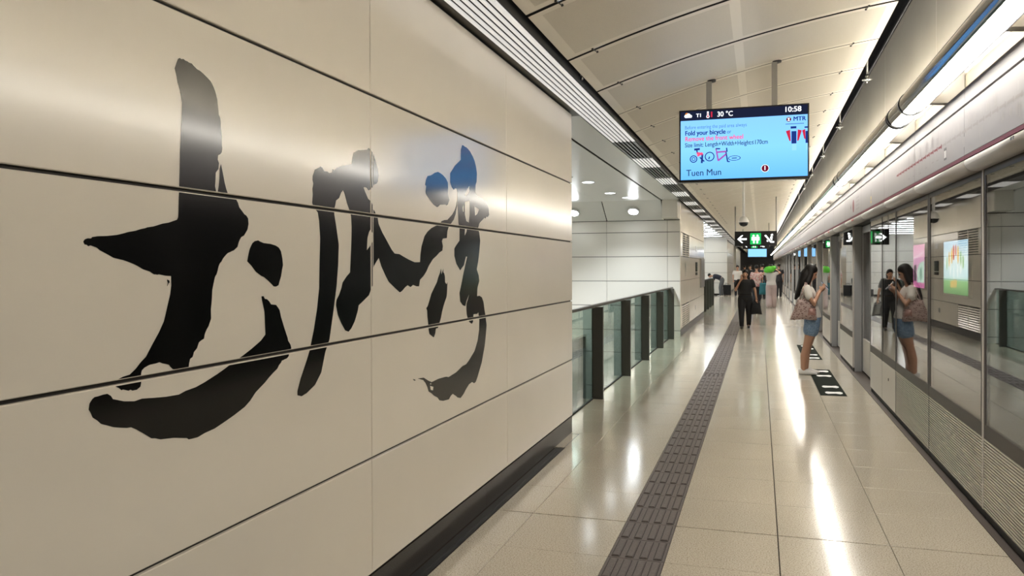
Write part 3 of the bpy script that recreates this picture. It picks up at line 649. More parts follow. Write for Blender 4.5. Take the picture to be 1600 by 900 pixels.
# ------------------------------------------------------------------ tube lights along the wall
M['lens'] = emis('tube_lens', TUBE_COL, TUBE_DOWN)
M['vault_fill'] = emis('added_vault_fill', TUBE_COL, FILL_UP)
M['wall_fill'] = emis('added_wall_fill', TUBE_COL, FILL_WALL)
TX, TZ, TR = 1.115, 2.855, .088
def arc(a0, a1, n, r): return [(TX + r * math.cos(R(a0 + (a1 - a0) * i / n)), TZ + r * math.sin(R(a0 + (a1 - a0) * i / n))) for i in range(n + 1)]
SEG = 5.135
def tube_light(y0, label):
    t = empty('tube_light', (TX, y0, TZ - TR), label, 'light', 'tube lights along the platform doors')
    y1 = y0 + SEG - .006
    b = MB(); b.extr(arc(228, 139, 12, TR), y0, y1, 0, False, False, True); b.extr(arc(106, 51, 8, TR), y0, y1, 0, False, False, True); b.extr(arc(19, -72, 12, TR), y0, y1, 0, False, False, True); b.build('housing', M['tube_metal'], t)
    b = MB(); _p = arc(289, 292, 1, TR) ; _q = arc(289, 292, 1, TR + .022); b.extr([_p[0], _q[0], _q[1], _p[1]], y0, y1, 0, True, True); b.build('shade_lip', M['plastic_black'], t)
    b = MB(); b.extr(arc(228, 287, 8, TR - .004), y0 + .01, y1 - .01); b.build('lens', M['lens'], t)
    b = MB(); b.extr(arc(107, 138, 6, TR - .006), y0 + .01, y1 - .01); b.build('vault_fill_strip', M['vault_fill'], t)  # glowing strip out of view, added to brighten the vault
    b = MB(); b.extr(arc(20, 50, 6, TR - .006), y0 + .01, y1 - .01); b.build('wall_fill_strip', M['wall_fill'], t)  # glowing strip out of view, added so the wall bounces more light
    for yy in (y0 + .03, y1 - .60, y1 - .03):
        b = MB(); b.extr(arc(0, 350, 28, TR + .004), yy - .022, yy + .022, 0, True, True, True); b.build('collar', M['dark_metal'], t)
    for yy in [4.587 + 1.926 * k for k in range(-4, 50)]:
        if y0 < yy < y1:
            b = MB()
            b.prism([(TX + .05, yy - .045, TZ - .055), (1.418, yy - .045, TZ - .075), (1.418, yy - .045, TZ + .16), (TX + .05, yy - .045, TZ + .05)], (0, .09, 0))
            b.build('bracket', M['steel'], t)
    return t
y = 2.24 - SEG; i = 0
while y < 80:
    lab = ['tube light above the platform doors, behind the camera', 'brightest tube light at the upper right corner'][i] if i < 2 else 'tube light above the platform doors, %s after the corner one' % ORD[i - 2]
    tube_light(y, lab); y += SEG; i += 1
# ------------------------------------------------------------------ stair void behind the calligraphy wall
YB = 18.6
b = MB(); b.box(-9, -1.76, YB + .018, YB + .3, -4, 3.4)
wall_back = struct(b.build('wall_back', M['joint']), 'pale panelled wall at the far end of the stair void')
panel_wall(wall_back, YB, [-8.7, -6.1, -3.456, -2.036, -1.743], [-3.3, -2.1, -1.2, -.4, .13, .706, 1.278, 1.850, 2.415, 2.69], M['cream_lobby'], ax='y')
b = MB(); b.box(-3.99, -3.965, 7.2, YB, -4, 0); b.box(-1.99, -1.975, 7.53, YB, -4, -.02)
wall_void = struct(b.build('wall_void', M['joint']), 'dark grey lining of the stair void below floor level')
panel_wall(wall_void, -3.95, [7.3 + 1.6 * k for k in range(8)], [-3.5, -2.4, -1.2, -.02], M['void_wall'])
b = MB(); b.box(-9, -1.97, 4, YB, -4.1, -4); struct(b.build('floor_void', M['void_wall']), 'lower landing at the bottom of the stair void')
b = MB(); b.box(-9.1, -9, 4, 95, -4, 3.4); b.box(-9, -1.93, 3.9, 4, -4, 3.4); struct(b.build('wall_far_left', M['cream_lobby']), 'pale wall on the far side of the stair void')
# soffit over the void
b = MB(); b.box(-9, -1.70, 4, YB, 3.125, 3.4); ceiling_void = struct(b.build('ceiling_void', M['joint']), 'glossy pale ceiling over the stair void')
xs = [-9, -6.9, -5.0, -3.45, -2.103, -1.705]; ys = [4, 7.6, 10.9, 14.3, 17.93]
for i in range(5):
    for j in range(4):
        b = MB(); g = .007 if False else .002
        b.box(xs[i] + (.02 if i == 4 else .003), xs[i + 1] - (.02 if i == 3 else .003), ys[j] + g, ys[j + 1] - g, 3.105, 3.113)
        b.build('ceiling_panel', M['void_ceil'], ceiling_void)
for i in range(4):
    b = MB(); x0, x1 = xs[i] + .012, xs[i + 1] - .012
    b.prism([(x0, 17.935, 3.105), (x0, YB - .004, 2.695), (x0, YB - .004, 2.73), (x0, 17.97, 3.125)], (x1 - x0, 0, 0)); b.build('sloping_panel', M['void_ceil'], ceiling_void)
b = MB(); b.box(-2.085, -1.745, 17.94, YB, 2.70, 3.12); b.build('corner_panel', M['cream_lobby'], ceiling_void)
M['downlens'] = emis('cool_downlight_lens', COOL, 6)
M['floodlens'] = emis('cool_floodlight_lens', COOL, 11)
def spot(name, loc, target, power, size, col, parent, blend=.6, rad=.06):
    l = bpy.data.lights.new(name, 'SPOT'); l.energy = power; l.spot_size = R(size); l.spot_blend = blend; l.color = col; l.shadow_soft_size = rad
    o = bpy.data.objects.new(name, l); COL.objects.link(o); o.parent = parent
    o.location = Vector(loc) - base_of(parent)
    o.rotation_euler = (Vector(target) - Vector(loc)).to_track_quat('-Z', 'Y').to_euler()
    return o
for i, (x, y) in enumerate([(-2.885, 13.77), (-2.89, 15.93), (-2.72, 17.07), (-4.6, 13.8), (-4.6, 16.2), (-3.0, 11.4)]):
    d = empty('downlight', (x, y, 3.105), ['recessed oblong downlight over the void, nearest in view', 'recessed oblong downlight over the void, middle one', 'recessed oblong downlight over the void, next to the floodlight', 'recessed downlight over the far landing, nearer', 'recessed downlight over the far landing, further', 'recessed downlight over the void close behind the wall'][i], 'light', 'recessed downlights over the stair void')
    b = MB(); b.lathe((x, y, 3.105), [(.125, .0), (.125, -.006), (.10, -.006), (.10, 0)], 20); b.build('rim', M['white'], d)
    b = MB(); b.lathe((x, y, 3.104), [(.10, 0), (.10, -.004)], 20); b.build('lens', M['downlens'], d)
    spot('lamp', (x, y, 3.07), (x, y, 0), 60, 125, COOL, d)
b = MB(); b.lathe((-3.064, 12.87, 3.105), [(.11, 0), (.11, -.012), (.07, -.016), (.07, 0)], 20)
tag(b.build('ceiling_vent', M['jamb']), 'dark round air outlet in the void ceiling', 'vent')
for i, x in enumerate((-2.764, -4.162)):
    y, z = 18.22, 2.90
    d = empty('floodlight', (x, y, z), ['bright round floodlight on the sloping panel, right one', 'bright round floodlight beside the wall edge, left one'][i], 'light', 'floodlights over the stair void')
    nrm = Vector((0, -.52, -.85)).normalized(); a = Vector((1, 0, 0)); c = nrm.cross(a)
    def disc(r, off): return [tuple(Vector((x, y, z)) + nrm * off + a * r * math.cos(k * PI / 10) + c * r * math.sin(k * PI / 10)) for k in range(20)]
    b = MB(); b.ring([disc(.14, 0), disc(.14, .03), disc(.11, .035)]); b.build('rim', M['white'], d)
    b = MB(); b.ring([disc(.108, .03), disc(.108, .037), disc(.07, .05)]); b.build('lens', M['floodlens'], d)
# glass balustrade with dark fins
rl = empty('glass_balustrade', (-1.9, 9, 0), 'glass balustrade with dark fin posts along the stair void', 'balustrade')
PY = [7.62, 9.50, 11.64, 13.70, 15.83, 17.87]
for y in PY[1:]:
    b = MB(); b.bevbox(-1.952, -1.815, y, y + .05, 0, 1.12, '-y', .003); b.build('post', M['post'], rl)
for a_, c_ in zip(PY, PY[1:] + [18.57]):
    b = MB(); b.box(-1.950, -1.938, a_ + .05, c_ - .004, .012, 1.11); b.build('glass_pane', M['rail_glass'], rl)
    b = MB(); b.box(-1.956, -1.930, a_ + .05, c_ - .004, 0, .014); b.build('glass_channel', M['black'], rl)
b = MB(); b.bevbox(-1.965, -1.905, 7.55, 18.58, 1.115, 1.145, '+z', .005); b.build('handrail', M['post'], rl)

# ------------------------------------------------------------------ service core beyond the void
BX0, BX1 = 18.62, 26.65
b = MB(); b.box(-9, XW - .016, BX0 + .02, BX1 - .01, 0, 3.4)
core = struct(b.build('wall_core', M['joint']), 'cream panelled service core beyond the stair void')
cj = [18.62, 21.0, 24.0, 26.65]; cr_ = [.161, .706, 1.278, 1.85, 2.415, 3.12]
panel_wall(core, XW, cj, cr_, M['cream'], skip={(0, 0), (0, 3)})
panel_wall(core, XW, [18.62, 19.0], [.161, .706], M['cream']); panel_wall(core, XW, [18.62, 19.1], [1.85, 2.415], M['cream'])
b = MB(); b.box(-1.77, XW - .003, BX0, BX1, 0, .155); b.build('skirting_stone', M['granite'], core)
panel_wall(core, BX0 - .002, [-1.762, -1.742], [.16, 3.1], M['cream'], ax='y')
def louvre(y0, y1, z0, z1, label):
    l = empty('air_louvre', (XW, (y0 + y1) / 2, z0), label, 'vent')
    b = MB(); b.box(XW - .015, XW - .010, y0, y1, z0, z1); b.build('backing', M['black'], l)
    b = MB(); b.box(XW - .012, XW + .002, y0, y0 + .03, z0, z1); b.box(XW - .012, XW + .002, y1 - .03, y1, z0, z1); b.box(XW - .012, XW + .002, (y0 + y1) / 2 - .02, (y0 + y1) / 2 + .02, z0, z1); b.build('frame', M['cream'], l)
    n = 10
    for k in range(n):
        z = z0 + (k + .1) * (z1 - z0) / n; h = (z1 - z0) / n * .55
        b = MB(); b.prism([(XW - .012, y0 + .03, z + h), (XW + .004, y0 + .03, z), (XW + .004, y0 + .03, z + .006), (XW - .012, y0 + .03, z + h + .006)], (0, y1 - y0 - .06, 0)); b.build('slat', M['cream'], l)
louvre(19.1, 21.0, 1.86, 2.405, 'upper air louvre on the cream service core')
louvre(19.0, 21.0, .17, .696, 'lower air louvre near the floor on the cream service core')
def plate(name, y0, y1, z0, z1, m, label, cat, d=.02):
    b = MB(); b.bevbox(XW + .0005, XW + d, y0, y1, z0, z1, '+x', .004); return tag(b.build(name, m), label, cat)
ic = empty('help_point', (XW, 23.3, 1.4), 'dark intercom panel on the cream service core', 'intercom')
b = MB(); b.bevbox(XW, XW + .025, 23.05, 23.5, 1.47, 1.74, '+x', .004); b.build('speaker_panel', M['plastic_black'], ic)
b = MB(); b.bevbox(XW, XW + .025, 23.05, 23.5, 1.37, 1.45, '+x', .004); b.build('button_panel', M['plastic_black'], ic)
plate('wall_plaque', 19.8, 19.95, 1.35, 1.7, M['steel'], 'slim steel plaque on the cream core under the louvre', 'plaque', .006)
plate('door_plaque', 23.1, 23.5, 2.05, 2.2, M['steel'], 'grey plaque high on the cream core above the intercom', 'plaque', .006)
plate('poster_case', 24.75, 26.2, .98, 1.86, M['steel'], 'flat steel poster case at the end of the cream core', 'poster case', .05)
plate('socket_plate', 22.9, 23.05, .4, .52, M['p_dark'], 'small dark socket low on the cream core', 'socket', .006)

# ------------------------------------------------------------------ escalator lobby beyond the core
b = MB(); b.box(-9, -1.70, 26.6, 95, 3.32, 3.45); struct(b.build('ceiling_lobby', M['jamb']), 'grey lobby ceiling with rows of white strip lights')
M['strip'] = emis('lobby_strip', COOL, 7.5)
for i, y in enumerate([27.6, 29.2, 30.9, 32.6, 34.3, 36.1, 37.9, 40.1, 42.3, 45.0]):
    s = empty('strip_light', (-4.5, y, 3.3), 'white strip light across the lobby ceiling, %s row beyond the core' % ORD[i], 'light', 'strip lights in the lobby ceiling')
    b = MB(); b.box(-8.5, -1.95, y - .07, y + .07, 3.29, 3.319); b.build('housing', M['white'], s)
    b = MB(); b.box(-8.45, -2.0, y - .05, y + .05, 3.283, 3.29); b.build('lens', M['strip'], s)
b = MB(); b.box(-9, XW - .016, 46.2, 58, 0, 3.4); core2 = struct(b.build('wall_core_far', M['joint']), 'pale tiled core behind the bending man')
panel_wall(core2, 46.18, [-8.8, -7.3, -5.8, -4.3, -2.95, -1.745], [.1, .706, 1.278, 1.85, 2.415, 3.3], M['cream_lobby'], ax='y')
panel_wall(core2, XW, [46.19, 48.2, 50.2, 52.2, 54.2, 58], [.1, .706, 1.278, 1.85, 2.415, 3.1], M['cream'])
rl2 = empty('glass_balustrade', (-1.9, 31, 0), 'far glass balustrade in front of the lobby beyond the core', 'balustrade')
for y in [27.4, 29.05, 30.7, 32.35, 34.0]:
    b = MB(); b.bevbox(-1.952, -1.815, y, y + .05, 0, 1.12, '-y', .003); b.build('post', M['post'], rl2)
for a_, c_ in zip([27.4, 29.05, 30.7, 32.35], [29.05, 30.7, 32.35, 34.0]):
    b = MB(); b.box(-1.95, -1.938, a_ + .05, c_ - .004, .012, 1.11); b.build('glass_pane', M['rail_glass'], rl2)
b = MB(); b.box(-1.965, -1.905, 27.4, 34.05, 1.115, 1.145); b.build('handrail', M['post'], rl2)
b = MB(); b.box(-9, -1.98, 27.3, 34.1, -4.1, -4); b.box(-3.97, -3.95, 27.3, 34.1, -4, -.3); b.box(-9, -1.97, 27.28, 27.3, -4, -.3); b.box(-9, -1.97, 34.1, 34.12, -4, -.3)
struct(b.build('floor_void_far', M['void_wall']), 'escalator pit in the far lobby')
b = MB(); b.box(-9, XW, 64, 78, 0, 3.4); struct(b.build('wall_core_end', M['cream_lobby']), 'third pale core far down the platform')
b = MB(); b.box(-9, 1.6, 94, 94.2, 0, 4.6); struct(b.build('wall_end', M['jamb']), 'dim end of the platform')
b = MB(); b.box(-9, 1.6, -6.1, -6, 0, 4.6); struct(b.build('wall_behind', M['cream']), 'cream end wall of the platform behind the camera')
# ------------------------------------------------------------------ hanging information screen
def text(s, parent, m, size, loc, ax='x', align='LEFT', bold=0.0, name='lettering', sx=1.0, ext=0.0, dup=0.0):
    cu = bpy.data.curves.new('t', 'FONT'); cu.body = s; cu.size = size; cu.align_x = align; cu.align_y = 'CENTER'
    cu.offset = bold; cu.extrude = ext; cu.resolution_u = 3
    o = bpy.data.objects.new('t', cu); COL.objects.link(o)
    dg = bpy.context.evaluated_depsgraph_get()
    me = bpy.data.meshes.new_from_object(o.evaluated_get(dg))
    bpy.data.objects.remove(o, do_unlink=True)
    for v in me.vertices:
        x, y, z = v.co
        v.co = (x * sx, -z, y)           # text faces -Y
    if dup:
        bm = bmesh.new(); bm.from_mesh(me); n0 = bm.verts[:]
        for dx, dz in ((dup, 0), (0, dup * .5), (dup, dup * .5)):
            r_ = bmesh.ops.duplicate(bm, geom=n0 + list({f for v in n0 for f in v.link_faces}) + list({e for v in n0 for e in v.link_edges}))
            for v in r_['geom']:
                if isinstance(v, bmesh.types.BMVert): v.co.x += dx; v.co.z += dz; v.co.y -= .0001
        bm.to_mesh(me); bm.free()
    me.materials.clear(); me.materials.append(m)
    r = link(name, me, parent); r.location = Vector(loc) - base_of(parent)
    return r
SX0, SX1, SZ0, SZ1, SY = -.752, .445, 2.428, 3.134, 7.93
sc_ = empty('information_screen', (-.15, 7.98, SZ0), 'hanging passenger information screen showing blue bicycle notice and 10:58', 'screen')
b = MB(); b.bevbox(SX0, SX1, SY, 8.03, SZ0, SZ1, '-y', .006); b.build('housing', M['plastic_black'], sc_)
for x in (-.469, .136):
    b = MB(); b.box(x - .026, x + .026, 7.955, 8.005, 2.7, zc(x) + .05); p_ = b.build('hanging_pole', M['steel'], sc_)
    b = MB(); b.lathe((x, 7.98, zc(x) - .004), [(.065, .03), (.065, 0), (.03, 0)], 12); b.build('ceiling_hole', M['black'], p_)
W_, H_ = SX1 - SX0, SZ1 - SZ0
def sp_(a, b_, off=.003): return (SX0 + a * W_, SY - off, SZ1 - b_ * H_)
def rect(a0, a1, b0, b1, off=.002):
    p, q = sp_(a0, b0, off), sp_(a1, b1, off)
    return [(p[0], p[1], q[2]), (q[0], p[1], q[2]), (q[0], p[1], p[2]), (p[0], p[1], p[2])]
def disc_(a, b_, r, off=.003, n=20, sx=1.0):
    c = sp_(a, b_, off); return [(c[0] + r * sx * math.cos(2 * PI * k / n), c[1], c[2] + r * math.sin(2 * PI * k / n)) for k in range(n)]
def ring_(mb, a, b_, r, w, off=.003, n=20, sx=1.0):
    o_, i_ = disc_(a, b_, r, off, n, sx), disc_(a, b_, r - w, off, n, sx)
    mb.add(o_ + i_, [(k, (k + 1) % n, n + (k + 1) % n, n + k) for k in range(n)])
def line_(mb, a0, b0, a1, b1, w, off=.003):
    p, q = Vector(sp_(a0, b0, off)), Vector(sp_(a1, b1, off)); d = (q - p).normalized(); n = Vector((-d.z, 0, d.x)) * w * 1.0
    mb.poly([p + n, p - n, q - n, q + n])
ES = .34
M['s_blue'] = emis('screen_blue', (.125, .40, .93), ES)
M['s_light'] = emis('screen_light', (.25, .56, .98), ES)
M['s_black'] = emis('screen_black', (.003, .004, .010), 1)
M['s_white'] = emis('screen_white', (.92, .95, 1), ES)
M['s_navy'] = emis('screen_navy', (.012, .03, .17), ES)
M['s_pink'] = emis('screen_pink', (.75, .075, .17), ES)
M['s_slate'] = emis('screen_slate', (.06, .16, .33), ES)
M['s_text'] = emis('screen_text', (.02, .05, .10), ES)
M['s_maroon'] = emis('screen_maroon', (.12, .006, .02), ES)
M['s_red'] = emis('screen_red', (.45, .02, .05), ES)
M['s_orange'] = emis('screen_orange', (.6, .2, .03), ES)
# backdrop with a soft vertical change of blue
nt = M['s_blue'].node_tree; N = nt.nodes
g = N.new('ShaderNodeNewGeometry'); sx_ = N.new('ShaderNodeSeparateXYZ'); mr = N.new('ShaderNodeMapRange'); cr2 = N.new('ShaderNodeValToRGB')
mr.inputs[1].default_value = SZ0; mr.inputs[2].default_value = SZ1
cr2.color_ramp.elements[0].color = (.115, .40, .94, 1); cr2.color_ramp.elements[1].color = (.20, .46, .95, 1)
e_ = cr2.color_ramp.elements.new(.45); e_.color = (.20, .53, .98, 1)
nt.links.new(g.outputs['Position'], sx_.inputs[0]); nt.links.new(sx_.outputs[2], mr.inputs[0]); nt.links.new(mr.outputs[0], cr2.inputs[0])
nt.links.new(cr2.outputs[0], [n for n in N if n.type == 'EMISSION'][0].inputs[0])
b = MB(); b.poly(rect(.012, .988, .148, .965, .001)); face = b.build('display', M['s_blue'], sc_, False)
b = MB(); b.poly(rect(.012, .988, .02, .148, .001)); b.build('status_bar', M['s_black'], sc_, False)
b = MB(); b.poly(disc_(.062, .060, .016)); b.build('sun_icon', M['s_orange'], face, False)
b = MB()
for a_, b_, r_ in ((.055, .085, .016), (.075, .075, .020), (.092, .088, .014)): b.poly(disc_(a_, b_, r_, .0035))
b.poly(rect(.05, .10, .085, .108, .0035)); b.build('cloud_icon', M['s_white'], face, False)
text('T1', face, M['s_white'], .048, sp_(.135, .085), dup=.003)
b = MB(); b.poly(rect(.222, .236, .035, .10)); b.poly(disc_(.229, .105, .015)); b.build('thermometer_icon', M['s_white'], face, False)
b = MB(); b.poly(rect(.226, .232, .05, .10, .0045)); b.poly(disc_(.229, .105, .009, .0045)); b.poly(rect(.252, .264, .04, .115)); b.build('thermometer_icon', M['s_red'], face, False)
text('30 °C', face, M['s_white'], .068, sp_(.300, .085), dup=.002, sx=.92)
text('10:58', face, M['s_white'], .070, sp_(.812, .075), dup=.0025)
text('Before entering the paid area always', face, M['s_slate'], .050, sp_(.045, .245), sx=.79)
text('Fold your bicycle', face, M['s_navy'], .064, sp_(.045, .325), dup=.0035, sx=.87)
text('or', face, M['s_navy'], .052, sp_(.378, .328), sx=.80)
text('Remove the front wheel', face, M['s_pink'], .064, sp_(.045, .405), dup=.002, sx=.87)
text('Size limit: Length+Width+Height≤170cm', face, M['s_text'], .060, sp_(.045, .490), dup=.0015, sx=.775)
text('Tuen Mun', face, M['s_text'], .088, sp_(.055, .875), dup=.0016, sx=.92)
b = MB(); b.poly(disc_(.67, .845, .036, .002)); b.build('platform_disc', M['s_white'], face, False)
b = MB(); b.poly(disc_(.67, .845, .032, .003)); b.build('platform_disc', M['s_maroon'], face, False)
text('1', face, M['s_white'], .056, sp_(.668, .845, .004), align='CENTER', dup=.003)
b = MB(); b.poly(disc_(.848, .205, .022)); b.build('operator_emblem', M['s_maroon'], face, False)
b = MB()
c_ = sp_(.848, .205, .004)
for sg_ in (1, -1):
    b.poly([(c_[0] - .013, c_[1], c_[2] + sg_ * .012), (c_[0] + .013, c_[1], c_[2] + sg_ * .012), (c_[0], c_[1], c_[2] + sg_ * .002)]) if False else None
    ring_pts = [(c_[0] + sg_ * .004 + .010 * math.cos(PI * k / 8 + (PI / 2 if sg_ < 0 else -PI / 2)) , c_[1], c_[2] + .010 * math.sin(PI * k / 8 + (PI / 2 if sg_ < 0 else -PI / 2))) for k in range(9)]
for k in (-1, 1):
    b.poly([(c_[0] - .012, c_[1], c_[2] + k * .013), (c_[0] - .006, c_[1], c_[2] + k * .014), (c_[0] + .012, c_[1], c_[2] - k * .013), (c_[0] + .006, c_[1], c_[2] - k * .014)])
b.poly([(c_[0] - .0022, c_[1] - .0003, c_[2] - .016), (c_[0] + .0022, c_[1] - .0003, c_[2] - .016), (c_[0] + .0022, c_[1] - .0003, c_[2] + .016), (c_[0] - .0022, c_[1] - .0003, c_[2] + .016)])
b.build('operator_emblem', M['s_white'], face, False)
text('MTR', face, M['s_navy'], .056, sp_(.880, .205), dup=.0035)
b = MB()
for k in range(14): b.poly(rect(.825 + k * .0098, .832 + k * .0098, .262, .272))
b.build('small_print', M['s_navy'], face, False)
def bike_wheel(mb, a, b_, r, sx=1): ring_(mb, a, b_, r, .009, .003, 22, sx)
b = MB(); bike_wheel(b, .115, .68, .036); bike_wheel(b, .242, .655, .046); ring_(b, .445, .695, .048, .006, .003, 24, 1.0) if False else None
o_, i_ = [], []
c_ = sp_(.435, .69)
for k in range(24):
    an = 2 * PI * k / 24
    o_.append((c_[0] + .058 * math.cos(an), c_[1], c_[2] + .024 * math.sin(an))); i_.append((c_[0] + .051 * math.cos(an), c_[1], c_[2] + .019 * math.sin(an)))
b.add(o_ + i_, [(k, (k + 1) % 24, 24 + (k + 1) % 24, 24 + k) for k in range(24)])
ring_(b, .115, .68, .018, .006); line_(b, .415, .69, .455, .69, .004); line_(b, .242, .655, .235, .69, .005)
line_(b, .12, .55, .165, .545, .010); line_(b, .14, .55, .145, .60, .006); line_(b, .185, .62, .18, .74, .009); line_(b, .165, .66, .20, .72, .006)
line_(b, .290, .55, .325, .555, .006); line_(b, .375, .545, .378, .60, .006); line_(b, .37, .60, .383, .735, .006); line_(b, .383, .735, .40, .735, .005)
tag(b.build('bicycle_drawing', M['s_navy'], face, False), kind='stuff')
b = MB(); line_(b, .14, .60, .19, .62, .012); line_(b, .145, .64, .185, .60, .009)
b.build('bicycle_drawing', M['s_pink'], face, False)
M['s_mauve'] = emis('screen_mauve', (.30, .08, .35), ES)
b = MB(); line_(b, .295, .60, .372, .595, .008); line_(b, .298, .60, .31, .72, .007); line_(b, .31, .715, .375, .625, .008); line_(b, .292, .55, .298, .60, .006)
b.build('bicycle_drawing', M['s_mauve'], face, False)
# ticket gates with red wings (flat print on the display)
for pts, mm in ((rect(.862, .905, .30, .33), 's_navy'), (rect(.868, .905, .365, .53), 's_navy'), (rect(.965, .988, .31, .33), 's_navy'), (rect(.972, .988, .37, .53), 's_navy'),
                ([sp_(.826, .36), sp_(.858, .345), sp_(.863, .50), sp_(.852, .49)], 's_red'), ([sp_(.910, .50), sp_(.915, .345), sp_(.945, .36), sp_(.922, .49)], 's_red'), ([sp_(.947, .36), sp_(.970, .345), sp_(.972, .48), sp_(.962, .47)], 's_red'),
                (rect(.872, .905, .53, .62, .0025), 's_light'), (rect(.975, .988, .53, .62, .0025), 's_light')):
    b = MB(); b.poly(pts); b.build('gate_drawing', M[mm], face, False)

# ------------------------------------------------------------------ hanging direction signs
M['g_white'] = emis('sign_white', (.95, 1, .97), .8)
M['g_green'] = emis('sign_green', (.008, .22, .045), .65)
def sign(y, x0, x1, z0, z1, label, poles=True):
    s = empty('direction_sign', ((x0 + x1) / 2, y, z0), label, 'sign', 'hanging direction signs')
    b = MB(); b.bevbox(x0, x1, y - .05, y + .05, z0, z1, '-y', .008); b.build('casing', M['plastic_black'], s)
    h = z1 - z0; cz = (z0 + z1) / 2 - .01; yy = y - .052
    if poles:
        for x in (x0 + .02, x1 - .02):
            p = MB(); p.tube([(x, y, z0 + .05), (x, y, zc(max(-1.3, min(1.0, x))) + .1)], .018, 8); p.build('hanging_pole', M['steel'], s)
    u = h * .30; cx = x0 + h * .48
    a = MB()
    def P(pts, ox, ex=0): a.poly([(ox + px * u, yy - ex, cz + pz * u) for px, pz in pts])
    P([(-1, 0), (-.1, .85), (.22, .85), (-.42, .18), (1, .18), (1, -.18), (-.42, -.18), (.22, -.85), (-.1, -.85)][::-1], cx)
    a.build('arrow_pictogram', M['g_white'], s, False)
    gx = x0 + h * 1.35
    a = MB(); P([(-1.15, -1.2), (1.15, -1.2), (1.15, 1.3), (-1.15, 1.3)], gx); a.build('exit_pictogram', M['g_green'], s, False)
    a = MB()
    for px, pz in ((-.42, .72), (.42, .72)): a.poly([(gx + (px + .22 * math.cos(k * PI / 5)) * u, yy - .002, cz + (pz + .22 * math.sin(k * PI / 5)) * u) for k in range(10)])
    P([(-.8, .45), (.8, .45), (.8, .12), (-.8, .12)], gx, .002); P([(-.8, .1), (-.62, .1), (-.62, -.3), (-.8, -.3)], gx, .003); P([(.62, .1), (.8, .1), (.8, -.3), (.62, -.3)], gx, .003)
    P([(-.55, .2), (.55, .2), (.55, -.25), (-.55, -.25)], gx, .003); P([(-.5, -.2), (-.2, -.2), (-.2, -.95), (-.5, -.95)], gx, .002); P([(.2, -.2), (.5, -.2), (.5, -.95), (.2, -.95)], gx, .002)
    a.build('exit_pictogram', M['g_white'], s, False)
    ex = x0 + h * 2.25
    a = MB()
    P([(-1.1, .75), (-.8, .9), (.35, -.55), (.95, -.55), (.95, -.85), (.2, -.85)], ex); P([(.1, .1), (.5, -.4), (.62, .55), (.2, .55)], ex, .002)
    a.poly([(ex + (.42 + .17 * math.cos(k * PI / 5)) * u, yy - .002, cz + (.85 + .17 * math.sin(k * PI / 5)) * u) for k in range(10)])
    P([(-.6, -.2), (-.25, -.62), (-.6, -.62)], ex, .002); P([(.45, .75), (.75, .75), (.6, 1.15)], ex, .003)
    a.build('escalator_pictogram', M['g_white'], s, False)
    return s
sign(24.0, -.693, .474, 2.20, 2.63, 'nearest black hanging sign with arrow, green exit and escalator symbols')
sign(38.0, -.75, .42, 2.42, 2.80, 'second black hanging sign seen just below the nearest one')
sign(66.0, -.8, .4, 2.40, 2.80, 'furthest black hanging sign beyond the small blue screen')
def far_screen(y, label):
    s = empty('far_information_screen', (-.1, y, 2.25), label, 'screen')
    b = MB(); b.bevbox(-.75, .45, y, y + .1, 2.25, 2.95, '-y', .006); b.build('housing', M['plastic_black'], s)
    b = MB(); b.poly([(-.735, y - .002, 2.27), (.435, y - .002, 2.27), (.435, y - .002, 2.83), (-.735, y - .002, 2.83)]); b.build('display', M['s_light'], s, False)
    for x in (-.469, .136):
        b = MB(); b.box(x - .026, x + .026, y + .02, y + .07, 2.7, zc(x) + .02); b.build('hanging_pole', M['steel'], s)
far_screen(55.0, 'small blue information screen far down the platform')
# exit sign low over the far doors' reflection side, dark end crowd left to people

# ------------------------------------------------------------------ dome camera on a drop pole
dc = empty('dome_camera', (-.295, 16.0, 2.40), 'dark dome security camera on a drop pole below the vault', 'camera')
zt = zc(-.295)
b = MB(); b.tube([(-.295, 16, 2.53), (-.295, 16, zt + .03)], .024, 10); b.build('drop_pole', M['slat'], dc)
b = MB(); b.lathe((-.295, 16, 2.46), [(.03, .12), (.07, .09), (.10, .02), (.10, 0), (.09, 0)], 18); b.build('shroud', M['slat'], dc)
b = MB(); b.lathe((-.295, 16, 2.46), [(.088, 0), (.08, -.035), (.055, -.065), (.02, -.078), (.003, -.08)], 18); b.build('dome', M['plastic_black'], dc)

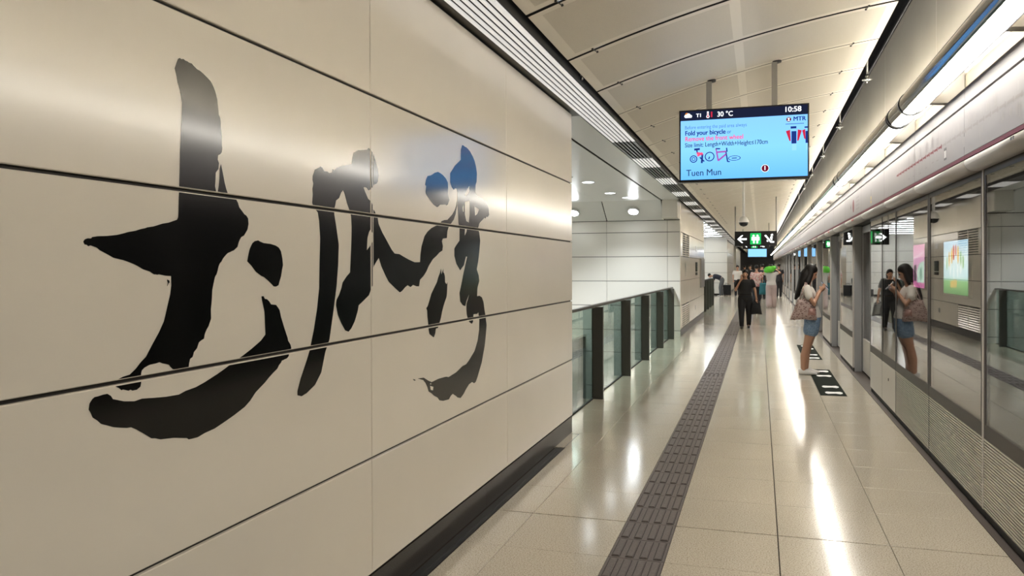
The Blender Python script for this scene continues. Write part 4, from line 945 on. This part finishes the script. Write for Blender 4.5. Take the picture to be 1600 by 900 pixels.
# ------------------------------------------------------------------ advertising light boxes across the track
def hexc(h): return tuple(((int(h[i:i + 2], 16) / 255.0 + .055) / 1.055) ** 2.4 if int(h[i:i + 2], 16) > 10 else 0 for i in (0, 2, 4))
def advert(name, y0, y1, z0, z1, label, stops, blob, es):
    a = empty(name, (5.78, (y0 + y1) / 2, z0), label, 'light box')
    b = MB(); b.bevbox(5.70, 5.80, y0 - .06, y1 + .06, z0 - .06, z1 + .06, '-x', .01); b.build('case', M['dark_metal'], a)
    m = emis(name + '_print', (1, 1, 1), es); nt = m.node_tree; N = nt.nodes; L = nt.links
    g = N.new('ShaderNodeNewGeometry'); s = N.new('ShaderNodeSeparateXYZ'); mr = N.new('ShaderNodeMapRange'); rp = N.new('ShaderNodeValToRGB'); rp.color_ramp.interpolation = 'EASE'
    mr.inputs[1].default_value = z0; mr.inputs[2].default_value = z1
    L.new(g.outputs['Position'], s.inputs[0]); L.new(s.outputs[2], mr.inputs[0]); L.new(mr.outputs[0], rp.inputs[0])
    for i, (p, c) in enumerate(stops):
        e = rp.color_ramp.elements[i] if i < 2 else rp.color_ramp.elements.new(p)
        e.position = p; e.color = (*hexc(c), 1)
    L.new(rp.outputs[0], [n for n in N if n.type == 'EMISSION'][0].inputs[0])
    b = MB(); b.poly([(5.698, y0, z0), (5.698, y1, z0), (5.698, y1, z1), (5.698, y0, z1)]); f = b.build('backlit_print', m, a, False)
    for nm, col, pts in blob:
        b = MB(); w, h = y1 - y0, z1 - z0
        for q in pts: b.poly([(5.696, y1 - p[0] * w, z0 + p[1] * h) for p in q])
        b.build(nm, emis(nm + '_print', hexc(col), es), f, False)
def oval(cx, cy, rx, ry, n=14): return [(cx + rx * math.cos(2 * PI * k / n), cy + ry * math.sin(2 * PI * k / n)) for k in range(n)]
advert('garden_advert', 25.6, 28.75, .74, 2.38, 'backlit blue and green advert with a fan of bottles behind the glass', [(0, '2f7d3a'), (1, 'a8cfe6'), (.22, '6fae6a'), (.34, 'bfe0e6'), (.7, 'd3e9ee')],
       [('bottle_fan', 'e3b64a', [oval(.36, .72, .035, .16), oval(.62, .74, .035, .17), oval(.25, .66, .03, .15)]), ('bottle_fan', 'c9563f', [oval(.44, .78, .04, .15), oval(.53, .82, .03, .11)]), ('bottle_fan', '8fbf7a', [oval(.73, .66, .03, .15), oval(.15, .58, .025, .13), oval(.82, .60, .03, .13)]),
        ('pale_rays', 'e9f4f2', [oval(.3, .45, .03, .13), oval(.45, .42, .03, .14), oval(.6, .44, .03, .13), oval(.72, .47, .03, .1)]), ('bottle_group', 'd9a94c', [oval(.40, .19, .03, .08), oval(.47, .2, .025, .09), oval(.54, .2, .025, .09), oval(.33, .18, .025, .07)])], .58)
advert('pink_advert', 31.9, 34.1, .80, 2.41, 'backlit pink advert with pale green picture behind the glass', [(0, 'c2689a'), (1, 'd98ab6'), (.5, 'd79cc0'), (.8, 'e0a5c8')],
       [('picture', 'b9d6c6', [[(.35, .12), (.98, .12), (.98, .62), (.6, .58), (.35, .4)]]), ('picture', '5f4a58', [[(.05, .15), (.3, .15), (.3, .55), (.05, .5)]]), ('picture', '5d8f7d', [oval(.7, .32, .1, .16)]), ('picture', 'eac9dc', [[(.05, .66), (.9, .78), (.95, .84), (.05, .72)]])], .58)

# ------------------------------------------------------------------ queue marks on the floor
def queue_mark(y0, y1, label):
    q = empty('queue_mark', (.87, (y0 + y1) / 2, 0), label, 'floor mark', 'queue marks before the platform doors')
    x0, x1 = .72, 1.03
    b = MB(); b.box(x0, x1, y0, y1, 0, .0015); b.build('mat', M['mat_green'], q)
    foot = [(-.5, -.16), (-.38, -.26), (-.1, -.2), (.1, -.17), (.35, -.27), (.5, -.15), (.52, .05), (.4, .2), (.1, .14), (-.15, .13), (-.4, .16), (-.52, .03)]
    for fy in (.10, .30, .72, .92):
        cy = y0 + (y1 - y0) * fy
        b = MB(); b.prism([((x0 + x1) / 2 + .02 + px * .20, cy + pz * .46, .0016) for px, pz in foot], (0, 0, .0006)); b.build('footprint', M['white'], q)
for i in range(2):
    y0 = 10.55 + PER * i
    queue_mark(y0, y0 + 2.65, 'dark queue mark with white footprints before the %s door opening' % ORD[i])
# ------------------------------------------------------------------ people
def fuse(mb, name, m, parent, voxel, smooth_it=4):
    me = mb.mesh(name, m)
    o = bpy.data.objects.new(name, me); COL.objects.link(o)
    r = o.modifiers.new('r', 'REMESH'); r.mode = 'VOXEL'; r.voxel_size = voxel; r.use_smooth_shade = True
    s = o.modifiers.new('s', 'SMOOTH'); s.iterations = smooth_it; s.factor = .5
    dg = bpy.context.evaluated_depsgraph_get()
    res = bpy.data.meshes.new_from_object(o.evaluated_get(dg))
    bpy.data.objects.remove(o, do_unlink=True)
    res.name = name; res.materials.clear(); res.materials.append(m)
    bs = base_of(parent)
    for v in res.vertices: v.co -= bs
    for p in res.polygons: p.use_smooth = True; p.material_index = 0
    return link(name, res, parent)
class Frame:
    """body frame: f forward, s to the figure's left, z up"""
    def __init__(q, loc, ang):
        q.o = Vector(loc); q.F = Vector((math.cos(ang), math.sin(ang), 0)); q.L = Vector((-math.sin(ang), math.cos(ang), 0)); q.ang = ang
    def P(q, p): return q.o + q.F * p[0] + q.L * p[1] + Vector((0, 0, p[2]))
    def limb(q, mb, pts, rad):
        P = [q.P(p) for p in pts]
        mb.tube(P, rad, 12)
        for p, r in ((P[0], rad[0]), (P[-1], rad[-1])): mb.ellipsoid(p, (r, r, r), 10, 8)
    def loft(q, mb, rings, n=18):
        # rings: (f, s, z, r_forward, r_side); planes follow the chain direction
        C_ = [q.P(r[:3]) for r in rings]; out = []
        for i, r in enumerate(rings):
            t = (C_[min(i + 1, len(C_) - 1)] - C_[max(i - 1, 0)]).normalized()
            a = (q.L - t * q.L.dot(t)).normalized(); b = a.cross(t)
            out.append([tuple(C_[i] + a * r[4] * math.cos(2 * PI * k / n) + b * r[3] * math.sin(2 * PI * k / n)) for k in range(n)])
        mb.ring(out)
    def ell(q, mb, c, r, pitch=0, n=16, k=12):
        rot = Matrix.Rotation(q.ang, 3, 'Z') @ Matrix.Rotation(pitch, 3, 'Y')
        mb.ellipsoid(q.P(c), r, n, k, rot=rot)
SKIN = mat('skin', (.46, .25, .16), .5); M['skin'] = SKIN
M['hair'] = mat('black_hair', (.010, .008, .007), .5, spec=.25)
def hand(q, mb, w, d, side=1, curl=1.0, size=1.0):
    # palm and five bent fingers: w wrist point, d direction of the palm (body frame)
    w = Vector(w); d = Vector(d).normalized()
    lat = d.cross(Vector((0, 0, 1)));
    if lat.length < .1: lat = Vector((0, 1, 0))
    lat.normalize(); up = lat.cross(d).normalized()
    s = size
    q.loft(mb, [tuple(w + d * t * s) + (a * s, b * s) for t, a, b in ((0, .02, .026), (.03, .018, .036), (.065, .016, .040), (.085, .013, .036))], 12) if False else None
    q.limb(mb, [w, w + d * .045 * s, w + d * .078 * s], [.026 * s, .034 * s, .030 * s])
    for i in range(4):
        o = lat * (i - 1.5) * .019 * s; L_ = (.062, .072, .068, .052)[i] * s
        a = w + d * .075 * s + o; b = a + d * L_ * .5 + up * .010 * s; c = b + (d * .35 + up * .8 * curl).normalized() * L_ * .45
        q.limb(mb, [a, b, c], [.0098 * s, .009 * s, .008 * s])
    t0 = w + d * .03 * s - lat * .028 * s * side; t1 = t0 + (d * .6 - lat * .5 * side + up * .5).normalized() * .035 * s; t2 = t1 + (d * .7 + up * .6).normalized() * .028 * s
    q.limb(mb, [t0, t1, t2], [.013 * s, .011 * s, .009 * s])
def head(q, mb, c, pitch=0.0, s=1.0):
    rot = Matrix.Rotation(pitch, 3, 'Y')
    def h(p): v = rot @ Vector((p[0] * s, p[1] * s, p[2] * s)); return (c[0] + v.x, c[1] + v.y, c[2] + v.z)
    q.ell(mb, h((0, 0, .025)), (.092 * s, .073 * s, .088 * s), pitch)          # skull
    q.ell(mb, h((.022, 0, -.035)), (.066 * s, .058 * s, .078 * s), pitch)       # face
    q.ell(mb, h((.055, 0, -.088)), (.028 * s, .03 * s, .022 * s), pitch)        # chin
    q.limb(mb, [h((.088, 0, .0)), h((.106, 0, -.036))], [.008 * s, .013 * s])   # nose
    for e in (-1, 1):
        q.ell(mb, h((-.004, e * .074, -.015)), (.022 * s, .010 * s, .032 * s), pitch, 8, 6)   # ears
        q.ell(mb, h((.070, e * .030, -.025)), (.02 * s, .018 * s, .016 * s), pitch, 8, 6)     # cheeks
        q.ell(mb, h((.076, e * .030, .022)), (.014 * s, .02 * s, .008 * s), pitch, 8, 6)      # brows
    q.ell(mb, h((.084, 0, -.062)), (.012 * s, .022 * s, .009 * s), pitch, 8, 6)  # lips
    return h
def face_marks(q, h, parent, s=1.0):
    b = MB(); w = MB()
    for e in (-1, 1):
        p = q.P(h((.083, e * .030, .004))); b.ellipsoid(p, (.010 * s,) * 3, 8, 6)
    b.build('eye', M['hair'], parent)
    l = MB(); p = q.P(h((.094, 0, -.062))); l.ellipsoid(p, (.006 * s, .018 * s, .006 * s) if abs(q.F.x) > .5 else (.018 * s, .006 * s, .006 * s), 8, 6)
    l.build('lips', M['lips'], parent)
M['lips'] = mat('lips', (.35, .10, .09), .45)
def shoe(q, mb, ank, toe_dir=(1, 0, 0), L_=.25):
    a = Vector(ank); d = Vector(toe_dir).normalized()
    p0 = Vector((a.x, a.y, 0)) - d * .07
    q.loft(mb, [tuple(p0 + d * t + Vector((0, 0, z))) + (zr, wr) for t, z, zr, wr in ((0, .045, .04, .026), (.04, .05, .05, .036), (.11, .042, .042, .040), (.18, .033, .033, .045), (.235, .026, .026, .036), (.26, .022, .018, .016))], 14)

def person(name, label, loc, face, J, look, voxel=.018, sc=1.0, skinmat=None):
    """J: joints in the body frame; look: materials and clothing switches"""
    q = Frame((loc[0], loc[1], 0), R(face))
    root = empty('person', (loc[0], loc[1], 0), label, 'person')
    b = MB(); sk = skinmat or SKIN
    T = J['torso']
    q.loft(b, [(r[0], r[1], r[2], r[3] * .94, r[4] * .94) for r in T])
    nk = J['neck']; q.limb(b, nk, [.055, .048, .047])
    h = head(q, b, J['head'], J.get('pitch', 0), J.get('hs', 1.0))
    for sd in ('l', 'r'):
        a = J['arm_' + sd]; q.limb(b, a, J.get('arm_r_', [.046, .040, .036, .024] if len(a) == 4 else [.046, .037, .024]))
        wd = Vector(a[-1]) - Vector(a[-2])
        hd_ = J.get('hand_' + sd, wd)
        hand(q, b, a[-1], hd_, 1 if sd == 'r' else -1, J.get('curl', 1.0))
        l = J['leg_' + sd]; q.limb(b, l, J.get('leg_rad', [.085, .072, .052, .050, .036]))
        fd_ = J.get('foot_' + sd, (1, 0, 0)); an = Vector(l[-1])
        q.limb(b, [an, an + Vector((0, 0, -.04)), an + Vector(fd_) * .1 + Vector((0, 0, -.05))], [.034, .034, .026])
    fuse(b, 'body', sk, root, voxel)
    face_marks(q, h, root, J.get('hs', 1.0))
    # top
    b = MB(); g = look.get('loose', .016)
    q.loft(b, [(r[0], r[1], r[2], r[3] + g, r[4] + g) for r in T if look['top_z'][0] <= r[2] <= look['top_z'][1]] if 'top_rings' not in look else look['top_rings'])
    for sd in ('l', 'r'):
        a = J['arm_' + sd]; n = look.get('sleeve', 1)
        if n > 0:
            e = Vector(a[0]).lerp(Vector(a[1]), n) if n <= 1 else None
            pts = [a[0], e] if n <= 1 else [a[0], a[1], Vector(a[1]).lerp(Vector(a[2]), n - 1)]
            q.limb(b, pts, [.066, .060] if n <= 1 else [.066, .056, .045])
    fuse(b, 'top', look['top'], root, voxel)
    # lower garment
    b = MB(); lr = look.get('trouser_r', [.105, .095, .080, .075, .070])
    q.loft(b, [(r[0], r[1], r[2], r[3] + g * .8, r[4] + g * .8) for r in T if r[2] <= look['waist']])
    for sd in ('l', 'r'):
        l = [Vector(p) for p in J['leg_' + sd]]; n = look.get('leg_len', len(l))
        pts = l[:int(n)]
        if n != int(n): pts.append(l[int(n) - 1].lerp(l[int(n)], n - int(n)))
        q.limb(b, pts, lr[:len(pts)])
    fuse(b, look.get('lower_name', 'trousers'), look['lower'], root, voxel)
    for sd in ('l', 'r'):
        b = MB(); shoe(q, b, J['leg_' + sd][-1], J.get('foot_' + sd, (1, 0, 0)))
        fuse(b, 'shoe', look['shoe'], root, voxel * .75, 2)
    b = MB(); hs = J.get('hs', 1.0)
    rot = J.get('pitch', 0)
    q.ell(b, h((-.014, 0, .047)), (.099 * hs, .089 * hs, .090 * hs), rot)
    for st in look.get('hair_locks', []):
        q.loft(b, st, 14)
    fuse(b, 'hair', look.get('hair', M['hair']), root, voxel * .8, 3)
    return root, q, h

# --- woman with phone and tote bag, nearest
M['tee'] = mat('white_cotton', (.66, .62, .57), .8)
M['denim'] = speckle(mat('washed_denim', (.16, .24, .36), .8), (.10, .17, .28), (.24, .33, .45), 60)
M['sneaker'] = mat('white_sneaker', (.72, .69, .66), .5)
J = dict(torso=[(.085, 0, .76, .09, .15), (.085, 0, .84, .108, .165), (.075, 0, .92, .10, .155), (.06, 0, 1.0, .085, .13), (.04, 0, 1.1, .09, .14), (.02, 0, 1.19, .095, .152), (.0, 0, 1.26, .085, .16), (.0, 0, 1.305, .06, .135), (.008, 0, 1.34, .045, .07)],
         neck=[(.005, 0, 1.31), (.02, 0, 1.36), (.04, 0, 1.42)], head=(.060, 0, 1.510), pitch=R(24), hs=.97,
         arm_r=[(.0, -.165, 1.275), (.025, -.235, 1.17), (.085, -.29, 1.055), (.185, -.09, 1.245)], arm_l=[(.0, .165, 1.275), (.03, .195, 1.17), (.095, .19, 1.06), (.19, .065, 1.235)],
         hand_r=(.6, .35, .6), hand_l=(.6, -.35, .55))
J['leg_r'] = [(.08, -.085, .80), (.055, -.088, .62), (.005, -.085, .44), (-.035, -.082, .28), (-.045, -.08, .085)]
J['leg_l'] = [(.085, .085, .80), (.075, .088, .62), (.035, .09, .44), (.0, .09, .28), (.0, .09, .085)]
J['leg_rad'] = [.090, .078, .056, .055, .038]
locks = [[(.055, 0, 1.575, .03, .04), (.03, 0, 1.545, .07, .078), (.0, 0, 1.48, .092, .096), (-.035, 0, 1.40, .082, .105), (-.065, 0, 1.32, .065, .115), (-.10, 0, 1.24, .048, .11), (-.13, 0, 1.17, .036, .09), (-.155, 0, 1.11, .016, .05)],
         [(.065, -.066, 1.555, .045, .022), (.055, -.080, 1.48, .042, .020), (.02, -.098, 1.39, .045, .026), (-.03, -.105, 1.30, .04, .028), (-.07, -.10, 1.23, .02, .02)],
         [(.065, .066, 1.555, .045, .022), (.055, .080, 1.48, .042, .020), (.02, .098, 1.39, .045, .026), (-.03, .105, 1.30, .04, .028), (-.07, .10, 1.23, .02, .02)]]
J['arm_r_'] = [.044, .041, .036, .026]
girl, gq, gh = person('person', 'woman in white shirt and denim shorts reading her phone by the doors', (.66, 12.56), 0,
    J, dict(top=M['tee'], top_z=(.80, 1.32), sleeve=1.0, lower=M['denim'], waist=.93, leg_len=1.75, trouser_r=[.112, .112, .10], lower_name='shorts', shoe=M['sneaker'], hair_locks=locks, loose=.022), voxel=.0095)
ph = empty('phone', (.66 + .275, 12.56, 1.27), 'dark phone held up in both hands by the nearest woman', 'phone')
b = MB(); cpt = Vector((.66 + .262, 12.555, 1.325)); rx = Matrix.Rotation(R(-42), 3, 'Y')
def ob(mb, c, hx, hy, hz, rot, m=0):
    v = [c + rot @ Vector((sx * hx, sy * hy, sz * hz)) for sz in (-1, 1) for sx, sy in ((-1, -1), (1, -1), (1, 1), (-1, 1))]
    mb.add(v, [(0, 3, 2, 1), (4, 5, 6, 7), (0, 1, 5, 4), (1, 2, 6, 5), (2, 3, 7, 6), (3, 0, 4, 7)], m)
ob(b, cpt, .005, .037, .074, rx); b.build('case', M['plastic_black'], ph)
M['phone_lit'] = emis('phone_display', (.6, .7, .9), .3)
b = MB(); ob(b, cpt + rx @ Vector((-.0055, 0, 0)), .0008, .033, .068, rx); b.build('display', M['phone_lit'], ph)
# tote bag
M['tote'] = mat('pink_print_canvas', (.4, .3, .27), .55)
nt, N, L, bs = nodes(M['tote'])
vo = N.new('ShaderNodeTexVoronoi'); vo.inputs['Scale'].default_value = 42; g = N.new('ShaderNodeNewGeometry'); rp = N.new('ShaderNodeValToRGB')
rp.color_ramp.elements[0].position = .30; rp.color_ramp.elements[0].color = (.13, .055, .05, 1); rp.color_ramp.elements[1].position = .42; rp.color_ramp.elements[1].color = (.42, .31, .28, 1)
L.new(g.outputs['Position'], vo.inputs['Vector']); L.new(vo.outputs['Distance'], rp.inputs[0]); L.new(rp.outputs[0], bs.inputs['Base Color'])
tb = empty('tote_bag', (.62, 12.335, .82), 'pink patterned tote bag hanging from the shoulder of the nearest woman', 'bag')
def bag_mesh(x0, x1, xt0, xt1, z0, z1, yc, th):
    b = MB(); rings = []
    for k in range(7):
        t = k / 6; z = z0 + (z1 - z0) * t; a = x0 + (xt0 - x0) * t; c = x1 + (xt1 - x1) * t; d = th * (1 - .55 * t) * (.55 if k == 0 else 1)
        n = 20; r = []
        for i in range(n):
            an = 2 * PI * i / n; cx, sy = math.cos(an), math.sin(an)
            r.append(((a + c) / 2 + (c - a) / 2 * math.copysign(abs(cx) ** .45, cx), yc + d * math.copysign(abs(sy) ** .6, sy) + .012 * math.sin(5 * t + i), z + .012 * math.sin(i * 1.3)))
        rings.append(r)
    b.ring(rings); return b
X0 = .66
bag_mesh(X0 - .235, X0 + .135, X0 - .13, X0 + .115, .83, 1.12, 12.335, .035).build('pouch', M['tote'], tb)
for dx in (-.02, .03):
    b = MB(); b.tube([(X0 - .09 + dx, 12.335, 1.10), (X0 - .055 + dx * .6, 12.34, 1.22), (X0 - .02 + dx * .4, 12.375, 1.335), (X0 - .015 + dx * .4, 12.43, 1.365), (X0 - .005 + dx * .4, 12.40, 1.33), (X0 + .05 + dx, 12.345, 1.2), (X0 + .085 + dx, 12.335, 1.10)], .010, 8); b.build('strap', M['tote'], tb)
M['gloss_pink'] = mat('glossy_pink_vinyl', (.42, .24, .21), .12)
bag_mesh(X0 + .01, X0 + .115, X0 + .02, X0 + .105, .90, .99, 12.296, .012).build('pocket', M['gloss_pink'], tb)

def stand(h=1.0, stride=0.0):
    k = h
    J = dict(torso=[(0, 0, .80 * k, .09, .15), (0, 0, .88 * k, .108, .17), (0, 0, .96 * k, .10, .155), (0, 0, 1.05 * k, .088, .135), (0, 0, 1.15 * k, .095, .15), (0, 0, 1.25 * k, .10, .165), (0, 0, 1.33 * k, .085, .17), (0, 0, 1.375 * k, .06, .14), (0, 0, 1.41 * k, .045, .07)],
             neck=[(0, 0, 1.38 * k), (.008, 0, 1.43 * k), (.02, 0, 1.48 * k)], head=(.025, 0, 1.565 * k), pitch=R(4), hs=.98 * k,
             arm_r=[(0, -.175, 1.345 * k), (.0, -.21, 1.22 * k), (.01, -.225, 1.08 * k), (.08, -.215, .86 * k)], arm_l=[(0, .175, 1.345 * k), (.0, .21, 1.22 * k), (.01, .225, 1.08 * k), (.08, .215, .86 * k)],
             leg_r=[(0, -.09, .84 * k), (.03 + stride * .2, -.09, .66 * k), (.04 + stride * .45, -.09, .46 * k), (.02 + stride * .7, -.09, .29 * k), (stride, -.085, .09)],
             leg_l=[(0, .09, .84 * k), (.03 - stride * .15, .09, .66 * k), (.04 - stride * .3, .09, .46 * k), (-stride * .6, .09, .29 * k), (-.02 - stride, .085, .10)])
    return J
def cloth(n, c): return mat(n, c, .8)
M['cl_black'] = cloth('black_cotton', (.008, .008, .009)); M['cl_shoe'] = mat('dark_shoe', (.02, .018, .016), .4)
# --- woman in black walking this way, hand to her cheek
J = stand(.905, .18)
J['arm_r'] = [(0, -.165, 1.22), (-.0, -.22, 1.10), (.06, -.25, .98), (.13, -.12, 1.24)]; J['hand_r'] = (-.05, .55, .8)
J['arm_l'] = [(0, .165, 1.22), (.0, .21, 1.10), (.03, .25, .97), (.06, .28, .78)]
J['pitch'] = R(6)
lk = [[(-.05, 0, 1.47, .06, .075), (-.075, 0, 1.38, .05, .08), (-.07, 0, 1.30, .035, .07)]]
wb, wq, wh = person('person', 'woman in black with raised hand walking along the tactile strip', (-.36, 21.54), -90, J,
    dict(top=M['cl_black'], top_z=(.82, 1.285), sleeve=1.0, lower=M['cl_black'], waist=.90, trouser_r=[.105, .095, .08, .068, .058], shoe=M['cl_shoe'], hair_locks=lk), voxel=.014)
bb = empty('handbag', (-.36 + .27, 21.46, .38), 'black handbag carried by the woman in black', 'bag')
bag_mesh(-.36 + .13, -.36 + .42, -.36 + .18, -.36 + .36, .38, .70, 21.46, .07).build('pouch', M['cl_black'], bb)
b = MB(); b.tube([(-.36 + .21, 21.46, .68), (-.36 + .25, 21.46, .76), (-.36 + .29, 21.46, .77), (-.36 + .33, 21.46, .68)], .012, 8); b.build('strap', M['cl_black'], bb)
# --- woman from behind with raised arms and green bag
J = stand(1.0, .1)
J['arm_r'] = [(0, -.175, 1.345), (.02, -.26, 1.33), (.05, -.36, 1.34), (.10, -.16, 1.52)]; J['hand_r'] = (.3, .8, .2)
J['arm_l'] = [(0, .175, 1.345), (.02, .26, 1.30), (.05, .34, 1.28), (.12, .2, 1.48)]; J['hand_l'] = (.3, -.8, .3)
M['cl_pale'] = cloth('pale_knit', (.55, .52, .49)); M['cl_rose'] = cloth('dusty_rose_linen', (.46, .36, .34))
person('person', 'woman seen from behind in pale top and rose trousers with raised arms', (.43, 32.57), 90, J,
    dict(top=M['cl_pale'], top_z=(.85, 1.39), sleeve=.55, lower=M['cl_rose'], waist=.97, trouser_r=[.12, .12, .115, .115, .11], shoe=M['sneaker'], loose=.03), voxel=.02)
M['cl_green'] = mat('bright_green_nylon', (.10, .52, .03), .5)
gb = empty('green_bag', (.40, 32.43, 1.42), 'bright green bag held at the head of the woman from behind', 'bag')
b = MB(); b.ellipsoid((.36, 32.42, 1.50), (.21, .10, .13), 16, 10); b.ellipsoid((.26, 32.42, 1.45), (.12, .09, .09), 14, 8); b.ellipsoid((.50, 32.42, 1.56), (.12, .09, .08), 14, 8)
fuse(b, 'pouch', M['cl_green'], gb, .02)
b = MB(); b.tube([(.50, 32.42, 1.6), (.56, 32.46, 1.66), (.60, 32.5, 1.58)], .012, 6); b.build('strap', M['cl_green'], gb)
# --- person in pink floral top with teal bag
M['cl_floral'] = speckle(mat('pink_floral_blouse', (.5, .3, .3), .8), (.50, .17, .18), (.62, .52, .46), 22, .42, .55)
M['cl_teal'] = cloth('teal_canvas', (.03, .16, .19)); M['cl_dark'] = cloth('charcoal_cloth', (.02, .02, .023)); M['cl_navy'] = cloth('navy_cotton', (.012, .016, .03)); M['cl_grey'] = cloth('grey_trousers', (.10, .105, .11))
person('person', 'person in pink floral blouse just behind the woman in black', (-.12, 33.6), 90, stand(.99, .1),
    dict(top=M['cl_floral'], top_z=(.78, 1.39), sleeve=1.0, lower=M['cl_dark'], waist=.97, shoe=M['cl_shoe'], loose=.03), voxel=.02)
tb2 = empty('teal_bag', (.05, 33.3, .5), 'teal shopping bag beside the pink floral blouse', 'bag')
bag_mesh(-.02, .26, .0, .24, .50, .95, 33.35, .06).build('pouch', M['cl_teal'], tb2)
b = MB(); b.tube([(.05, 33.35, .94), (.09, 33.38, 1.05), (.15, 33.38, 1.05), (.19, 33.35, .94)], .01, 6); b.build('strap', M['cl_teal'], tb2)
# --- others further away
person('person', 'person in white shirt and black trousers left of the woman in black', (-1.16, 45.0), -90, stand(1.0, .05),
    dict(top=M['tee'], top_z=(.85, 1.39), sleeve=1.0, lower=M['cl_dark'], waist=.97, shoe=M['cl_shoe'], loose=.025), voxel=.024)
person('person', 'dark-clothed person beyond the raised arms at right', (.95, 43.5), 90, stand(1.05, .12),
    dict(top=M['cl_dark'], top_z=(.85, 1.5), sleeve=1.0, lower=M['cl_dark'], waist=1.0, shoe=M['cl_shoe']), voxel=.024)
person('person', 'dark-clothed person between the floral blouse and the green bag', (.12, 40.5), 90, stand(1.03, .12),
    dict(top=M['cl_dark'], top_z=(.85, 1.5), sleeve=1.0, lower=M['cl_dark'], waist=1.0, shoe=M['cl_shoe']), voxel=.024)
for i, (x, y, hh, tc, lb) in enumerate([(-.55, 50, 1.02, 'cl_dark', 'dark figure in the far crowd under the blue screen'), (.05, 53, 1.0, 'cl_navy', 'navy figure furthest back in the middle of the crowd'), (.55, 50, 1.04, 'cl_dark', 'dark figure in the far crowd near the doors'), (-1.0, 57, 1.0, 'cl_grey', 'grey figure far back beside the pale core')]):
    person('person', lb, (x, y), 90 if i % 2 else -90, stand(hh, .1), dict(top=M[tc], top_z=(.85, 1.5), sleeve=1.0, lower=M['cl_dark'], waist=1.0, shoe=M['cl_shoe']), voxel=.03)
# --- man bending over luggage in the lobby
J = stand(1.0, 0)
J['torso'] = [(-.05, 0, .78, .10, .15), (-.04, 0, .90, .12, .17), (.03, 0, .98, .11, .165), (.14, 0, 1.04, .11, .165), (.27, 0, 1.08, .115, .175), (.38, 0, 1.10, .10, .175), (.44, 0, 1.10, .06, .13)]
J['neck'] = [(.44, 0, 1.10), (.50, 0, 1.11), (.54, 0, 1.12)]; J['head'] = (.61, 0, 1.13); J['pitch'] = R(50)
J['arm_r'] = [(.37, -.16, 1.06), (.39, -.18, .92), (.42, -.18, .78), (.48, -.14, .56)]; J['arm_l'] = [(.37, .16, 1.06), (.39, .18, .92), (.42, .18, .78), (.50, .14, .56)]
J['leg_r'] = [(-.05, -.09, .86), (-.03, -.09, .66), (.0, -.09, .47), (-.03, -.09, .29), (-.06, -.085, .09)]; J['leg_l'] = [(-.05, .09, .86), (.02, .09, .66), (.06, .09, .47), (.04, .09, .29), (.04, .085, .09)]
person('person', 'man in navy shirt and grey trousers bending over dark suitcases in the lobby', (-2.0, 44.7), 180, J,
    dict(top=M['cl_navy'], top_z=(.95, 1.12), sleeve=1.0, lower=M['cl_grey'], waist=.99, shoe=M['sneaker'], loose=.025), voxel=.022)
for i, (x, y, w, h_) in enumerate([(-2.62, 44.6, .50, .42), (-1.72, 45.3, .42, .62)]):
    s = empty('suitcase', (x, y, 0), ['black suitcase under the hands of the bending man', 'black suitcase standing behind the bending man'][i], 'suitcase')
    b = MB(); b.bevbox(x - w / 2, x + w / 2, y - .14, y + .14, .05, h_, '-y', .03); b.build('shell', M['plastic_black'], s)
    b = MB(); b.tube([(x - .1, y, h_), (x - .1, y, h_ + .06), (x + .1, y, h_ + .06), (x + .1, y, h_)], .012, 6); b.build('handle', M['dark_metal'], s)
    for dx in (-1, 1):
        b = MB(); b.tube([(x + dx * w * .38 - .015, y, .03), (x + dx * w * .38 + .015, y, .03)], .03, 10); b.build('wheel', M['plastic_black'], s)
